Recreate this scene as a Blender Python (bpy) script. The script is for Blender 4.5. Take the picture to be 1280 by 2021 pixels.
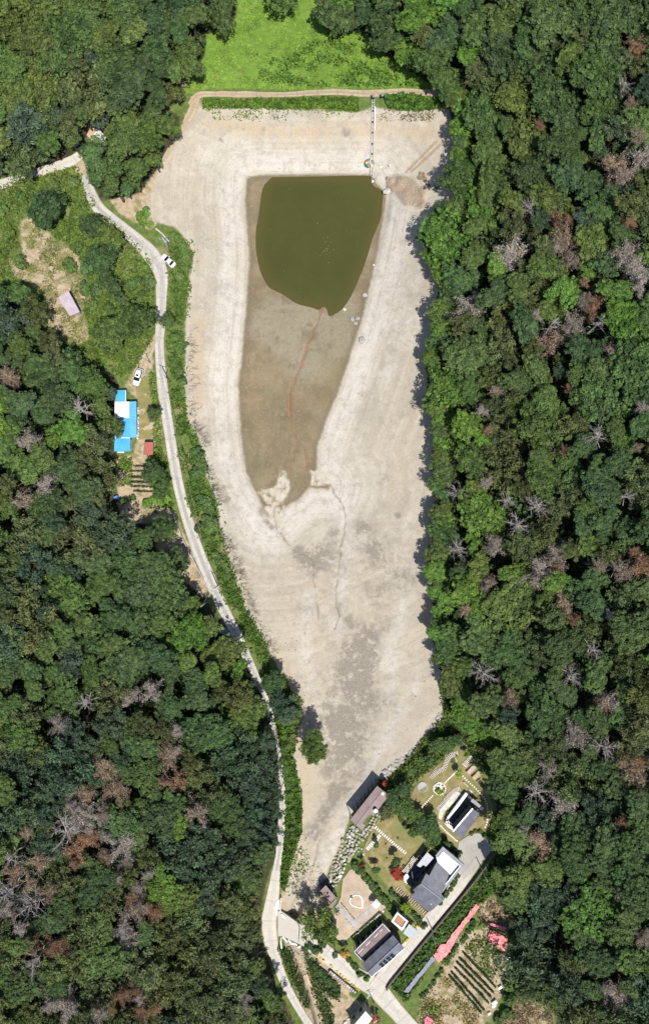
import bpy, bmesh, math, random
import numpy as np
from mathutils import Vector, geometry
random.seed(7); RNG = np.random.default_rng(7)
R = math.radians
scene = bpy.context.scene
COL = scene.collection
for o in list(bpy.data.objects): bpy.data.objects.remove(o)

# ------------------------------------------------------------------ camera, sky, sun, exposure
H = 200.0            # drone height over the pond surface (z = 0)
S = 0.15             # metres per photo pixel at z = 0
cam = bpy.data.cameras.new('camera'); camo = bpy.data.objects.new('camera', cam); COL.objects.link(camo)
camo.location = (0, 0, H); camo.rotation_euler = (0, 0, 0)
cam.sensor_fit = 'VERTICAL'; cam.sensor_height = 24.0; cam.lens = 24.0 * H / (2021 * S)
cam.clip_start = 1; cam.clip_end = 3000
scene.camera = camo
SUN_EL, SUN_AZ = 66.0, 155.0       # azimuth clockwise from +Y (picture top)
w = bpy.data.worlds.new('World'); scene.world = w; w.use_nodes = True
sky = w.node_tree.nodes.new('ShaderNodeTexSky'); sky.sky_type = 'NISHITA'; sky.sun_disc = False
sky.sun_elevation = R(SUN_EL); sky.sun_rotation = R(SUN_AZ); sky.altitude = 200
bg = w.node_tree.nodes['Background']; bg.inputs[1].default_value = 0.095
w.node_tree.links.new(sky.outputs[0], bg.inputs[0])
sl = bpy.data.lights.new('sun', 'SUN'); sl.energy = 4.5; sl.angle = R(0.5); sl.color = (1, 0.96, 0.9)
so = bpy.data.objects.new('sun', sl); COL.objects.link(so); so.location = (60, -120, 180)
az = R(SUN_AZ); sd_ = Vector((math.sin(az) * math.cos(R(SUN_EL)), math.cos(az) * math.cos(R(SUN_EL)), math.sin(R(SUN_EL))))
so.rotation_euler = sd_.to_track_quat('Z', 'Y').to_euler()
scene.view_settings.view_transform = 'Standard'; scene.view_settings.look = 'None'
scene.view_settings.exposure = 0.2; scene.view_settings.gamma = 1.0
scene.view_settings.use_curve_mapping = False

# ------------------------------------------------------------------ terrain heights (control points in photo pixels)
CP = [(640,480,-1.2),(560,400,-.8),(720,400,-.5),(530,480,-.7),(700,540,-.3),(640,600,-.15),(640,346,.0),(520,350,.3),(740,350,.3),
 (490,500,.8),(760,450,.8),(600,700,.5),(560,850,1.0),(600,950,1.5),(480,800,1.3),(690,700,1.0),
 (640,190,8.2),(420,190,8.2),(860,188,8.4),(640,270,4.0),(450,270,5.0),(820,290,5.0),(440,400,3.2),(430,600,4.2),(420,800,4.2),
 (800,430,3.4),(790,600,3.4),(780,800,3.4),(760,1000,3.2),(850,600,6.2),(850,850,6.2),(850,1100,6.4),(850,1320,7.0),(480,1050,4.2),
 (640,1150,2.6),(650,1350,3.6),(780,1300,4.4),(640,1550,5.0),(600,1720,5.6),(540,1250,6.4),(590,1500,6.6),
 (640,60,1.5),(520,20,1.0),(720,90,3.0),(640,130,4.6),
 (310,520,8.5),(316,640,8.3),(330,800,8.0),(360,990,7.6),(430,1170,7.6),(510,1340,7.8),(552,1540,7.8),(545,1720,7.6),(530,1840,7.6),(590,1990,8.0),
 (170,360,9.5),(60,345,10),(240,320,9.8),(330,220,9.0),(120,550,11),(250,830,9.0),(270,960,8.8),(200,620,10),
 (60,120,14),(250,80,13),(400,60,7),(0,600,16),(60,900,18),(150,1150,17),(350,1250,12),(0,1300,26),(200,1500,22),(430,1500,12),(0,1800,30),
 (250,1800,22),(440,1850,13),(0,2021,31),(300,2021,20),
 (1000,100,14),(1280,60,27),(1000,400,15),(1280,450,29),(980,700,14),(1280,800,30),(980,1100,14),(1280,1150,30),(1000,1400,14),(1280,1500,28),
 (1050,1650,15),(1280,1850,26),(1100,2000,15),(900,200,9),(760,110,4),
 (900,1450,8.5),(850,1580,8.8),(930,1560,9.2),(730,1600,7.6),(850,1740,9.2),(770,1680,8.6),(700,1780,8.2),(760,1880,8.8),(940,1690,9.6),(650,1850,8.0),
 (850,1840,9.2),(900,1860,9.0),(930,1940,9.0),(800,1980,8.8),(690,1960,7.4),(610,1930,6.6),(720,2010,8.4),(960,1750,10.0),(1000,1850,10.2),(680,1690,6.6)]
cp = np.array(CP, float); cxy = cp[:, :2] / 1000
def _U(r2): return np.where(r2 > 1e-12, 0.5 * r2 * np.log(r2 + 1e-12), 0)
def _tps_fit():
    n = len(cp); d2 = ((cxy[:, None] - cxy[None]) ** 2).sum(-1)
    A = np.zeros((n + 3, n + 3)); A[:n, :n] = _U(d2) + np.eye(n) * 0.0006
    P = np.c_[np.ones(n), cxy]; A[:n, n:] = P; A[n:, :n] = P.T
    return np.linalg.solve(A, np.r_[cp[:, 2], 0, 0, 0])
TW = _tps_fit()
def seg_dist(px, py, pts, closed=False):
    px = np.asarray(px, float); d = np.full(px.shape, 1e9)
    n = len(pts)
    for i in range(n if closed else n - 1):
        ax, ay = pts[i][:2]; bx, by = pts[(i + 1) % n][:2]
        vx, vy = bx - ax, by - ay; L = vx * vx + vy * vy + 1e-9
        t = np.clip(((px - ax) * vx + (py - ay) * vy) / L, 0, 1)
        d = np.minimum(d, np.hypot(px - ax - t * vx, py - ay - t * vy))
    return d
def inside(px, py, pts):
    px = np.asarray(px, float); py = np.asarray(py, float); c = np.zeros(px.shape, bool); n = len(pts)
    for i in range(n):
        x1, y1 = pts[i][:2]; x2, y2 = pts[(i + 1) % n][:2]
        c ^= ((y1 > py) != (y2 > py)) & (px < (x2 - x1) * (py - y1) / (y2 - y1 + 1e-12) + x1)
    return c
def sdf(px, py, pts):
    d = seg_dist(px, py, pts, True); return np.where(inside(px, py, pts), d, -d)
CREEK = [(612,1730),(596,1768),(578,1806),(574,1835),(580,1862),(602,1920),(622,1975),(640,2040)]
def zt(px, py):
    px = np.clip(np.asarray(px, float), -170, 1450); py = np.clip(np.asarray(py, float), -170, 2190)
    sh = px.shape; x = px.ravel() / 1000; y = py.ravel() / 1000
    z = TW[-3] + TW[-2] * x + TW[-1] * y
    for k in range(len(cp)):
        z = z + TW[k] * _U((x - cxy[k, 0]) ** 2 + (y - cxy[k, 1]) ** 2)
    d = seg_dist(px.ravel(), py.ravel(), CREEK)
    z = z - 2.6 * np.exp(-(d / 11) ** 4) * np.clip((py.ravel() - 1735) / 50, 0, 1)
    return z.reshape(sh)
def zf(px, py): return float(zt(np.array([px]), np.array([py]))[0])
def W(px, py, z):
    k = S * (H - z) / H; return Vector(((px - 640) * k, (1010.5 - py) * k, z))
def Wn(px, py, z):
    k = S * (H - z) / H; return np.stack([(px - 640) * k, (1010.5 - py) * k, z], -1)
def G(px, py, dz=0.0):
    v = W(px, py, zf(px, py)); v.z += dz; return v
def Gn(px, py, dz=0.0):
    v = Wn(px, py, zt(px, py)); v[..., 2] += dz; return v

# ------------------------------------------------------------------ materials
class NT:
    def __init__(s, name):
        s.m = bpy.data.materials.new(name); s.m.use_nodes = True; s.t = s.m.node_tree; s.n = s.t.nodes
        s.b = s.n['Principled BSDF']; s.b.inputs['Specular IOR Level'].default_value = 0.25
    def _in(s, sock, v):
        if v is None: return
        if isinstance(v, bpy.types.NodeSocket): s.t.links.new(v, sock)
        elif isinstance(v, (tuple, list)) and len(v) == 3 and sock.type == 'RGBA': sock.default_value = (*v, 1)
        else: sock.default_value = v
    def math(s, op, a, b=None, c=None):
        n = s.n.new('ShaderNodeMath'); n.operation = op
        for i, v in enumerate((a, b, c)): s._in(n.inputs[i], v)
        return n.outputs[0]
    def mix(s, f, a, b, mode='MIX'):
        n = s.n.new('ShaderNodeMix'); n.data_type = 'RGBA'; n.blend_type = mode
        s._in(n.inputs['Factor'], f); s._in(n.inputs[6], a); s._in(n.inputs[7], b); return n.outputs[2]
    def pos(s):
        if not hasattr(s, '_p'): s._p = s.n.new('ShaderNodeNewGeometry').outputs['Position']
        return s._p
    def objco(s): return s.n.new('ShaderNodeTexCoord').outputs['Object']
    def noise(s, scale, detail=3, rough=.55, vec=None, dist=0):
        n = s.n.new('ShaderNodeTexNoise'); n.inputs['Scale'].default_value = scale; n.inputs['Detail'].default_value = detail
        n.inputs['Roughness'].default_value = rough; n.inputs['Distortion'].default_value = dist
        s._in(n.inputs['Vector'], vec if vec is not None else s.pos()); return n.outputs['Fac']
    def voro(s, scale, vec=None, out='Distance'):
        n = s.n.new('ShaderNodeTexVoronoi'); n.inputs['Scale'].default_value = scale
        s._in(n.inputs['Vector'], vec if vec is not None else s.pos()); return n.outputs[out]
    def attr(s, name):
        n = s.n.new('ShaderNodeAttribute'); n.attribute_name = name; return n.outputs['Fac']
    def rng(s, v, a, b, c=0., d=1., smooth=True):
        n = s.n.new('ShaderNodeMapRange'); n.interpolation_type = 'SMOOTHSTEP' if smooth else 'LINEAR'
        for i, q in enumerate((v, a, b, c, d)): s._in(n.inputs[i], q)
        return n.outputs[0]
    def vec(s, x, y, z):
        n = s.n.new('ShaderNodeCombineXYZ')
        for i, q in enumerate((x, y, z)): s._in(n.inputs[i], q)
        return n.outputs[0]
    def bump(s, h, strength=.3, dist=.1):
        n = s.n.new('ShaderNodeBump'); n.inputs['Strength'].default_value = strength; n.inputs['Distance'].default_value = dist
        s._in(n.inputs['Height'], h); s.t.links.new(n.outputs[0], s.b.inputs['Normal'])
    def out(s, col, rough=.9, spec=None, metal=None):
        s._in(s.b.inputs['Base Color'], col); s._in(s.b.inputs['Roughness'], rough)
        if spec is not None: s.b.inputs['Specular IOR Level'].default_value = spec
        if metal is not None: s.b.inputs['Metallic'].default_value = metal
        return s.m
MATS = {}
def M(name, col, rough=.85, var=.18, sc=.8, fine=5., spec=.25, metal=0., bump=.15, lines=None):
    """plain painted / mineral surface: base colour, patchy variation, fine grain"""
    if name in MATS: return MATS[name]
    n = NT(name); a = n.noise(sc, 4); f = n.noise(fine, 3)
    v = n.math('ADD', n.math('MULTIPLY', a, .6), n.math('MULTIPLY', f, .4))
    c0 = tuple(max(0, x * (1 - var * 1.6)) for x in col); c1 = tuple(min(1, x * (1 + var * 1.6)) for x in col)
    c = n.mix(n.rng(v, .3, .7), c0, c1)
    if bump: n.bump(f, bump, .05)
    MATS[name] = n.out(c, rough, spec, metal); return MATS[name]

def terrain_material():
    n = NT('terrain')
    big = n.noise(.035, 4); mid = n.noise(.16, 5, .6); det = n.noise(.8, 5, .65); fin = n.noise(3.2, 4, .7); gr = n.noise(9., 2, .6)
    warp = n.math('ADD', n.math('MULTIPLY', n.math('SUBTRACT', mid, .5), 14.), n.math('MULTIPLY', n.math('SUBTRACT', det, .5), 11.))
    def edge(a, amp, w0, w1):
        v = n.math('MULTIPLY_ADD', warp, amp, n.attr(a)); return n.rng(v, w0, w1)
    # forest floor
    col = n.mix(n.rng(det, .35, .65), (.035, .034, .018), (.075, .062, .036))
    col = n.mix(n.math('MULTIPLY', n.rng(mid, .42, .62), .7), col, (.04, .07, .018))
    # grass
    grass = n.mix(n.rng(det, .3, .7), (.075, .12, .028), (.15, .19, .05))
    grass = n.mix(n.math('MULTIPLY', n.rng(mid, .5, .68), .65), grass, (.30, .25, .13))
    col = n.mix(edge('a_grass', .8, -3, 4), col, grass)
    # bare sandy soil
    soil = n.mix(n.rng(det, .3, .7), (.36, .27, .17), (.50, .41, .285))
    soil = n.mix(n.math('MULTIPLY', n.rng(fin, .5, .75), .4), soil, (.19, .16, .08))
    soil = n.mix(n.math('MULTIPLY', n.rng(n.noise(.35, 4, .65), .48, .6), .7), soil, (.17, .165, .06))
    col = n.mix(edge('a_soil', .8, -3, 4), col, soil)
    lush = n.mix(n.rng(det, .25, .75), (.115, .205, .03), (.215, .345, .06))
    lush = n.mix(n.rng(mid, .4, .64), lush, (.145, .245, .035))
    lush = n.mix(n.math('MULTIPLY', n.rng(n.noise(.3, 5, .7), .55, .68), .55), lush, (.30, .31, .10))
    col = n.mix(edge('a_lush', .6, -3, 3), col, lush)
    # dry reservoir bed: gravel and crusted silt, ringed by old waterlines
    sh = n.attr('a_shore')
    ring = n.noise(1., 5, .62, n.vec(n.math('MULTIPLY_ADD', warp, .012, n.math('MULTIPLY', sh, .075)), n.math('MULTIPLY', big, 2.), 0.))
    bed = n.mix(n.rng(ring, .33, .68), (.415, .360, .272), (.522, .476, .392))
    bed = n.mix(n.math('MULTIPLY', n.rng(mid, .40, .70), .5), bed, (.42, .372, .295))
    bed = n.mix(n.math('MULTIPLY', n.rng(n.noise(.06, 5, .7), .5, .66), .6), bed, (.56, .525, .455))
    bed = n.mix(n.math('MULTIPLY', n.rng(n.noise(.11, 5, .7, dist=.6), .50, .66), .6), bed, (.33, .295, .24))
    wn = n.math('MULTIPLY_ADD', n.math('SUBTRACT', big, .5), 90., n.math('MULTIPLY', warp, 2.6))
    white = n.math('MULTIPLY', n.rng(n.math('MULTIPLY_ADD', warp, 1.2, sh), 0., 12.), n.rng(n.math('ADD', wn, sh), 82., 18.))
    bed = n.mix(n.math('MULTIPLY', white, .62), bed, (.60, .56, .50))
    band = n.noise(1., 4, .7, n.vec(n.math('MULTIPLY_ADD', warp, .01, n.math('MULTIPLY', sh, .16)), n.math('MULTIPLY', big, 1.2), 3.))
    bed = n.mix(n.math('MULTIPLY', n.math('MULTIPLY', n.rng(band, .52, .66), n.rng(mid, .3, .55)), .55), bed, (.335, .28, .20))
    far = n.rng(n.math('ADD', wn, sh), 85., 140.)
    bed = n.mix(n.math('MULTIPLY', far, .3), bed, (.46, .385, .285))
    bed = n.mix(n.math('MULTIPLY', n.math('MULTIPLY', n.attr('a_tan'), n.rng(mid, .25, .5)), .9), bed, (.47, .372, .25))
    bed = n.mix(n.math('MULTIPLY', n.math('MULTIPLY', n.attr('a_pale'), n.rng(n.noise(.3, 5, .7), .36, .62)), .75), bed, (.60, .565, .505))
    bed = n.mix(n.math('MULTIPLY', n.rng(n.noise(.45, 6, .75), .48, .66), .55), bed, (.325, .29, .235))
    bed = n.mix(n.math('MULTIPLY', n.math('MULTIPLY', n.rng(n.noise(.075, 6, .75), .50, .62), n.rng(det, .25, .6)), .32), bed, (.31, .275, .22))
    bed = n.mix(n.math('MULTIPLY', n.rng(n.noise(1.3, 5, .75), .54, .7), .5), bed, (.285, .25, .195))
    # speckles: pebbles, grit and weed stubble
    bed = n.mix(n.math('MULTIPLY', n.rng(fin, .52, .68), .42), bed, (.26, .22, .165))
    bed = n.mix(n.math('MULTIPLY', n.rng(gr, .56, .74), .55), bed, (.66, .625, .56))
    bed = n.mix(n.math('MULTIPLY', n.rng(n.noise(5.5, 3, .7), .57, .7), .35), bed, (.20, .17, .13))
    stn = n.math('MULTIPLY', n.attr('a_stain'), n.rng(n.math('ADD', n.math('MULTIPLY', n.noise(.3, 5, .7), .6), n.math('MULTIPLY', det, .4)), .32, .70))
    bed = n.mix(n.rng(stn, .02, .5, 0., .9), bed, n.mix(n.rng(fin, .35, .65), (.19, .165, .13), (.31, .275, .225)))
    dirt = n.math('MULTIPLY', n.attr('a_dirt'), n.rng(fin, .25, .6))
    bed = n.mix(n.rng(dirt, .1, .8, 0., .85), bed, (.30, .215, .135))
    col = n.mix(edge('a_bed', .7, -3, 3), col, bed)
    # still-damp mud
    mud = n.mix(n.rng(mid, .34, .66), (.185, .143, .083), (.255, .20, .12))
    mud = n.mix(n.math('MULTIPLY', n.rng(n.attr('a_silt'), .1, .8), n.rng(det, .15, .6)), mud, (.275, .242, .168))
    mud = n.mix(n.math('MULTIPLY', n.rng(big, .52, .62), .4), mud, (.20, .185, .095))
    mud = n.mix(n.math('MULTIPLY', n.rng(fin, .52, .72), .5), mud, (.125, .10, .06))
    mud = n.mix(n.math('MULTIPLY', n.rng(n.noise(.13, 6, .68), .50, .64), .6), mud, (.15, .122, .073))
    mud = n.mix(n.math('MULTIPLY', n.rng(n.noise(.10, 4, .6), .55, .68), .4), mud, (.19, .19, .11))
    mud = n.mix(n.math('MULTIPLY', n.rng(n.noise(1.1, 5, .75), .53, .68), .5), mud, (.33, .285, .20))
    rim = n.rng(n.math('MULTIPLY_ADD', warp, .35, n.attr('a_mud')), 16., 2.)
    mud = n.mix(n.math('MULTIPLY', rim, .5), mud, (.16, .13, .085))
    mudf = edge('a_mud', .58, -4., 4.); col = n.mix(mudf, col, mud)
    cream = n.mix(n.rng(det, .3, .7), (.42, .37, .28), (.54, .495, .40)); col = n.mix(n.math('MULTIPLY', edge('a_cream', 1.0, -3, 4), n.rng(n.noise(.5, 5, .7), .3, .55)), col, cream)
    ch = n.rng(n.math('MULTIPLY_ADD', warp, .14, n.attr('a_chan')), 3.0, .6)
    col = n.mix(n.math('MULTIPLY', n.math('MULTIPLY', ch, n.rng(det, .3, .6, .3, 1.)), .72), col, (.215, .18, .13))
    ru = n.rng(n.math('MULTIPLY_ADD', warp, .10, n.attr('a_rust')), 3.2, .8)
    col = n.mix(n.math('MULTIPLY', n.math('MULTIPLY', ru, n.rng(n.noise(.35, 4, .7), .3, .5, .9, 1.)), .95), col, n.mix(n.rng(n.attr('a_rust'), .4, 2.2), n.mix(det, (.27, .125, .065), (.38, .20, .125)), (.17, .105, .06)))
    n.bump(n.math('ADD', n.math('MULTIPLY', det, .6), n.math('MULTIPLY', fin, .4)), .55, .35)
    rough = n.rng(mudf, 0., 1., .95, .7)
    return n.out(col, rough, .2)
def foliage_material(name, trans=.22):
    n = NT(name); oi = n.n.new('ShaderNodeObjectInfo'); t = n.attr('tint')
    c = n.mix(1., oi.outputs['Color'], n.mix(t, (.33, .37, .36), (2.15, 1.98, 1.85)), 'MULTIPLY')  # tint range paints sunlit highlights and dark gaps into the leaf colour
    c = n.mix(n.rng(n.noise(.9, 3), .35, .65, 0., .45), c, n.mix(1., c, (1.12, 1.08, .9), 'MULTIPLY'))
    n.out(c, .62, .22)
    tr = n.n.new('ShaderNodeBsdfTranslucent'); n.t.links.new(c, tr.inputs[0])
    ms = n.n.new('ShaderNodeMixShader'); ms.inputs[0].default_value = trans
    n.t.links.new(n.b.outputs[0], ms.inputs[1]); n.t.links.new(tr.outputs[0], ms.inputs[2])
    n.t.links.new(ms.outputs[0], n.n['Material Output'].inputs[0]); return n.m
def bark_material():
    n = NT('bark'); oi = n.n.new('ShaderNodeObjectInfo')
    c = n.mix(1., oi.outputs['Color'], n.mix(n.rng(n.noise(2.5, 4), .3, .7), (.62, .6, .58), (1.3, 1.28, 1.25)), 'MULTIPLY')
    return n.out(c, .9, .15)
def road_material(name, c0, c1, worn):
    n = NT(name); u = n.attr('u'); a = n.noise(.22, 5, .6); f = n.noise(2.2, 4, .65); g = n.noise(8., 2)
    c = n.mix(n.rng(n.math('ADD', n.math('MULTIPLY', a, .6), n.math('MULTIPLY', f, .4)), .36, .64), c0, c1)
    au = n.math('ABSOLUTE', u)
    mid = n.math('MULTIPLY', n.rng(n.math('MULTIPLY_ADD', n.math('SUBTRACT', f, .5), .5, au), .50, .14), n.rng(a, .35, .6, .35, 1.))
    c = n.mix(n.math('MULTIPLY', mid, .75), c, worn)
    ed = n.rng(n.math('MULTIPLY_ADD', n.math('SUBTRACT', f, .5), .7, au), .78, 1.02)
    c = n.mix(n.math('MULTIPLY', ed, .7), c, (.33, .27, .19))
    c = n.mix(n.math('MULTIPLY', n.rng(g, .55, .75), .35), c, tuple(x * .55 for x in c0))
    jv = n.math('FRACT', n.math('MULTIPLY', n.attr('v'), 1 / 6.)); c = n.mix(n.math('MULTIPLY', n.rng(n.math('ABSOLUTE', n.math('SUBTRACT', jv, .5)), .035, .0), .5), c, tuple(x * .6 for x in c0))
    c = n.mix(n.math('MULTIPLY', n.rng(n.noise(.5, 5, .7, dist=1.), .54, .66), .4), c, tuple(x * .72 for x in c0))
    n.bump(f, .25, .05); return n.out(c, .9, .2)
def water_material():
    n = NT('pond_water'); a = n.noise(.03, 4); b = n.noise(.25, 4, .6)
    c = n.mix(n.rng(n.math('ADD', n.math('MULTIPLY', a, .7), n.math('MULTIPLY', b, .3)), .35, .65), (.060, .062, .0145), (.071, .074, .018))
    c = n.mix(n.math('MULTIPLY', n.rng(n.math('MULTIPLY_ADD', n.math('SUBTRACT', b, .5), 16., n.attr('a_edge')), 26., 0.), .85), c, (.088, .074, .022))
    n.bump(n.noise(2.2, 3), .05, .02); return n.out(c, .06, .45)
def cloth_material(name, c0, c1):
    n = NT(name); c = n.mix(n.rng(n.noise(.9, 4, .6), .3, .7), c0, c1); n.bump(n.noise(2.5, 3), .6, .12); return n.out(c, .6, .3)
TERR = terrain_material(); LEAF = foliage_material('leaves'); BARK = bark_material(); WATER = water_material()
CONC = road_material('concrete_road', (.43, .40, .35), (.575, .545, .49), (.29, .275, .25))
CONC2 = road_material('concrete_drive', (.49, .45, .385), (.60, .56, .49), (.47, .44, .385))
DIRT = road_material('dirt_track', (.37, .285, .19), (.50, .405, .285), (.30, .25, .145))
m_white = M('white_paint', (.80, .80, .79), .45, .04); m_carwhite = M('car_white', (.82, .83, .84), .25, .01, spec=.5, bump=0)
m_glass = M('dark_glass', (.012, .014, .018), .08, .1, spec=.6, bump=0); m_tyre = M('rubber', (.02, .02, .02), .8, .1)
m_steel = M('galvanised_steel', (.42, .44, .46), .45, .12, metal=.6); m_black = M('black_trim', (.025, .025, .028), .6, .1)
m_concw = M('concrete_wall', (.62, .60, .56), .9, .12, .6); m_wall = M('render_wall', (.36, .35, .33), .9, .08); m_darkshade = M('shade_toned', (.055, .058, .065), .7, .15)  # dark house walls: their shade is put into the colour
m_slate = M('slate_roof', (.118, .124, .15), .5, .2, .5, spec=.4); m_slate2 = M('slate_light', (.165, .172, .205), .5, .18, .5, spec=.4)
m_brownroof = M('brown_roof', (.26, .20, .19), .7, .12, .5); m_wood = M('wood_plank', (.46, .37, .25), .85, .2, 1.5); m_palewood = M('weathered_plank', (.60, .53, .44), .85, .16, 2.)
m_blue = M('blue_sheet', (.05, .38, .68), .42, .14, .35, spec=.4); m_blue2 = M('blue_sheet_pale', (.12, .40, .68), .42, .12, .35, spec=.4)
m_rust = M('rust_red_sheet', (.36, .115, .085), .6, .16, .6); m_lilac = M('lilac_sheet', (.44, .36, .40), .55, .14, .5)
m_stone = M('granite', (.44, .41, .365), .9, .2, .9, 4.); m_stone2 = M('granite_tan', (.40, .345, .265), .9, .2, .9, 4.); m_stone3 = M('granite_grey', (.36, .35, .33), .9, .2, .9, 4.)
m_slab = M('pale_slab', (.70, .67, .60), .9, .1, 2.); m_lawn = None

# ------------------------------------------------------------------ object helpers
def tag(o, label=None, cat=None, group=None, kind=None):
    if label: o['label'] = label
    if cat: o['category'] = cat
    if group: o['group'] = group
    if kind: o['kind'] = kind
    return o
def link(name, me, parent=None):
    o = bpy.data.objects.new(name, me); COL.objects.link(o)
    if parent is not None: o.parent = parent
    return o
def np_mesh(name, v, f, mat=None, attrs=None, smooth=False):
    """v (n,3), f (m,k) arrays with k = 3 or 4"""
    me = bpy.data.meshes.new(name); v = np.asarray(v, np.float32); f = np.asarray(f, np.int32); m, k = f.shape
    me.vertices.add(len(v)); me.vertices.foreach_set('co', v.ravel())
    me.loops.add(m * k); me.loops.foreach_set('vertex_index', f.ravel())
    me.polygons.add(m); me.polygons.foreach_set('loop_start', np.arange(0, m * k, k, dtype=np.int32))
    me.polygons.foreach_set('use_smooth', np.full(m, smooth))
    for an, av in (attrs or {}).items():
        a = me.attributes.new(an, 'FLOAT', 'POINT'); a.data.foreach_set('value', np.asarray(av, np.float32).ravel())
    me.update(calc_edges=True)
    if mat: me.materials.append(mat)
    return me
class MB:
    def __init__(s): s.v = []; s.f = []
    def add(s, vs, fs):
        b = len(s.v); s.v += [tuple(p) for p in vs]; s.f += [tuple(b + i for i in f) for f in fs]; return s
    def box(s, c, d, rz=0., tilt=None):
        hx, hy, hz = d[0] / 2, d[1] / 2, d[2] / 2; cs, sn = math.cos(rz), math.sin(rz); vs = []
        for z in (-hz, hz):
            for x, y in ((-hx, -hy), (hx, -hy), (hx, hy), (-hx, hy)):
                vs.append((c[0] + x * cs - y * sn, c[1] + x * sn + y * cs, c[2] + z))
        return s.add(vs, [(3, 2, 1, 0), (4, 5, 6, 7), (0, 1, 5, 4), (1, 2, 6, 5), (2, 3, 7, 6), (3, 0, 4, 7)])
    def prism(s, top, depth):
        """top: polygon of 3-D points; extruded straight down by depth (or to per-point z list)"""
        n = len(top); top = [Vector(p) for p in top]
        ar = sum(top[i].x * top[(i + 1) % n].y - top[(i + 1) % n].x * top[i].y for i in range(n))
        if ar < 0: top = top[::-1]
        bot = [Vector((p.x, p.y, p.z - depth)) for p in top]
        return s.add(top + bot, [tuple(range(n)), tuple(range(2 * n - 1, n - 1, -1))] + [(i, n + i, n + (i + 1) % n, (i + 1) % n) for i in range(n)])
    def wallprism(s, top, zb):
        n = len(top); top = [Vector(p) for p in top]
        ar = sum(top[i].x * top[(i + 1) % n].y - top[(i + 1) % n].x * top[i].y for i in range(n))
        if ar < 0: top = top[::-1]
        bot = [Vector((p.x, p.y, zb)) for p in top]
        return s.add(top + bot, [tuple(range(n)), tuple(range(2 * n - 1, n - 1, -1))] + [(i, n + i, n + (i + 1) % n, (i + 1) % n) for i in range(n)])
    def beam(s, a, b, w, h=None):
        a, b = Vector(a), Vector(b); h = h or w; d = (b - a).normalized()
        up = Vector((0, 0, 1)) if abs(d.z) < .95 else Vector((0, 1, 0)); x = d.cross(up).normalized() * w / 2; y = x.cross(d).normalized() * h / 2
        vs = [p + sx * x + sy * y for p in (a, b) for sx, sy in ((-1, -1), (1, -1), (1, 1), (-1, 1))]
        return s.add(vs, [(3, 2, 1, 0), (4, 5, 6, 7), (0, 1, 5, 4), (1, 2, 6, 5), (2, 3, 7, 6), (3, 0, 4, 7)])
    def tube(s, pts, rad, n=6, closed=False):
        pts = [Vector(p) for p in pts]; k = len(pts); vs = []
        for i, p in enumerate(pts):
            d = (pts[(i + 1) % k] - pts[i - 1]) if closed else (pts[min(i + 1, k - 1)] - pts[max(i - 1, 0)])
            d.normalize(); up = Vector((0, 0, 1)) if abs(d.z) < .9 else Vector((1, 0, 0)); x = d.cross(up).normalized(); y = x.cross(d)
            r = rad[i] if isinstance(rad, (list, tuple)) else rad
            vs += [p + x * r * math.cos(2 * math.pi * j / n) + y * r * math.sin(2 * math.pi * j / n) for j in range(n)]
        fs = [(i * n + j, i * n + (j + 1) % n, ((i + 1) % k) * n + (j + 1) % n, ((i + 1) % k) * n + j) for i in range(k if closed else k - 1) for j in range(n)]
        if not closed: fs += [tuple(range(n - 1, -1, -1)), tuple(range((k - 1) * n, k * n))]
        return s.add(vs, fs)
    def disc(s, c, r, h, n=16):
        return s.prism([(c[0] + r * math.cos(2 * math.pi * i / n), c[1] + r * math.sin(2 * math.pi * i / n), c[2]) for i in range(n)], h)
    def build(s, name, mat, parent=None, smooth=False, color=None, loc=None):
        me = bpy.data.meshes.new(name); me.from_pydata(s.v, [], s.f); me.materials.append(mat)
        if smooth: me.polygons.foreach_set('use_smooth', [True] * len(me.polygons))
        me.update(); o = link(name, me, parent)
        if color: o.color = (*color, 1)
        if loc is not None: o.location = loc
        return o
def empty(name, loc, rz=0., label=None, cat=None, group=None):
    o = bpy.data.objects.new(name, None); COL.objects.link(o); o.empty_display_size = .5
    o.location = loc; o.rotation_euler = (0, 0, rz); return tag(o, label, cat, group)
class Thing:
    """empty at the thing's base; L() turns a photo pixel at a height above that base into local coordinates"""
    def __init__(s, name, px, py, label, cat, group=None, axis=None, zb=None):
        z = zf(px, py) if zb is None else zb
        rz = 0.
        if axis: a, b = W(*axis[0], z), W(*axis[1], z); rz = math.atan2(b.y - a.y, b.x - a.x)
        s.o = empty(name, W(px, py, z), rz, label, cat, group); s.z = z; s.c = Vector(W(px, py, z)); s.rz = rz
    def toloc(s, p):
        d = Vector(p) - s.c; c, n = math.cos(-s.rz), math.sin(-s.rz); return Vector((d.x * c - d.y * n, d.x * n + d.y * c, d.z))
    def L(s, px, py, h=0.): return s.toloc(W(px, py, s.z + h))
    def plane(s, p3):
        a, b, c = [W(p[0], p[1], s.z + p[2]) for p in p3]; nrm = (b - a).cross(c - a); o = Vector((0, 0, H))
        def f(px, py):
            d = W(px, py, 0) - o; t = nrm.dot(a - o) / nrm.dot(d); return s.toloc(o + d * t)
        return f
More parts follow.
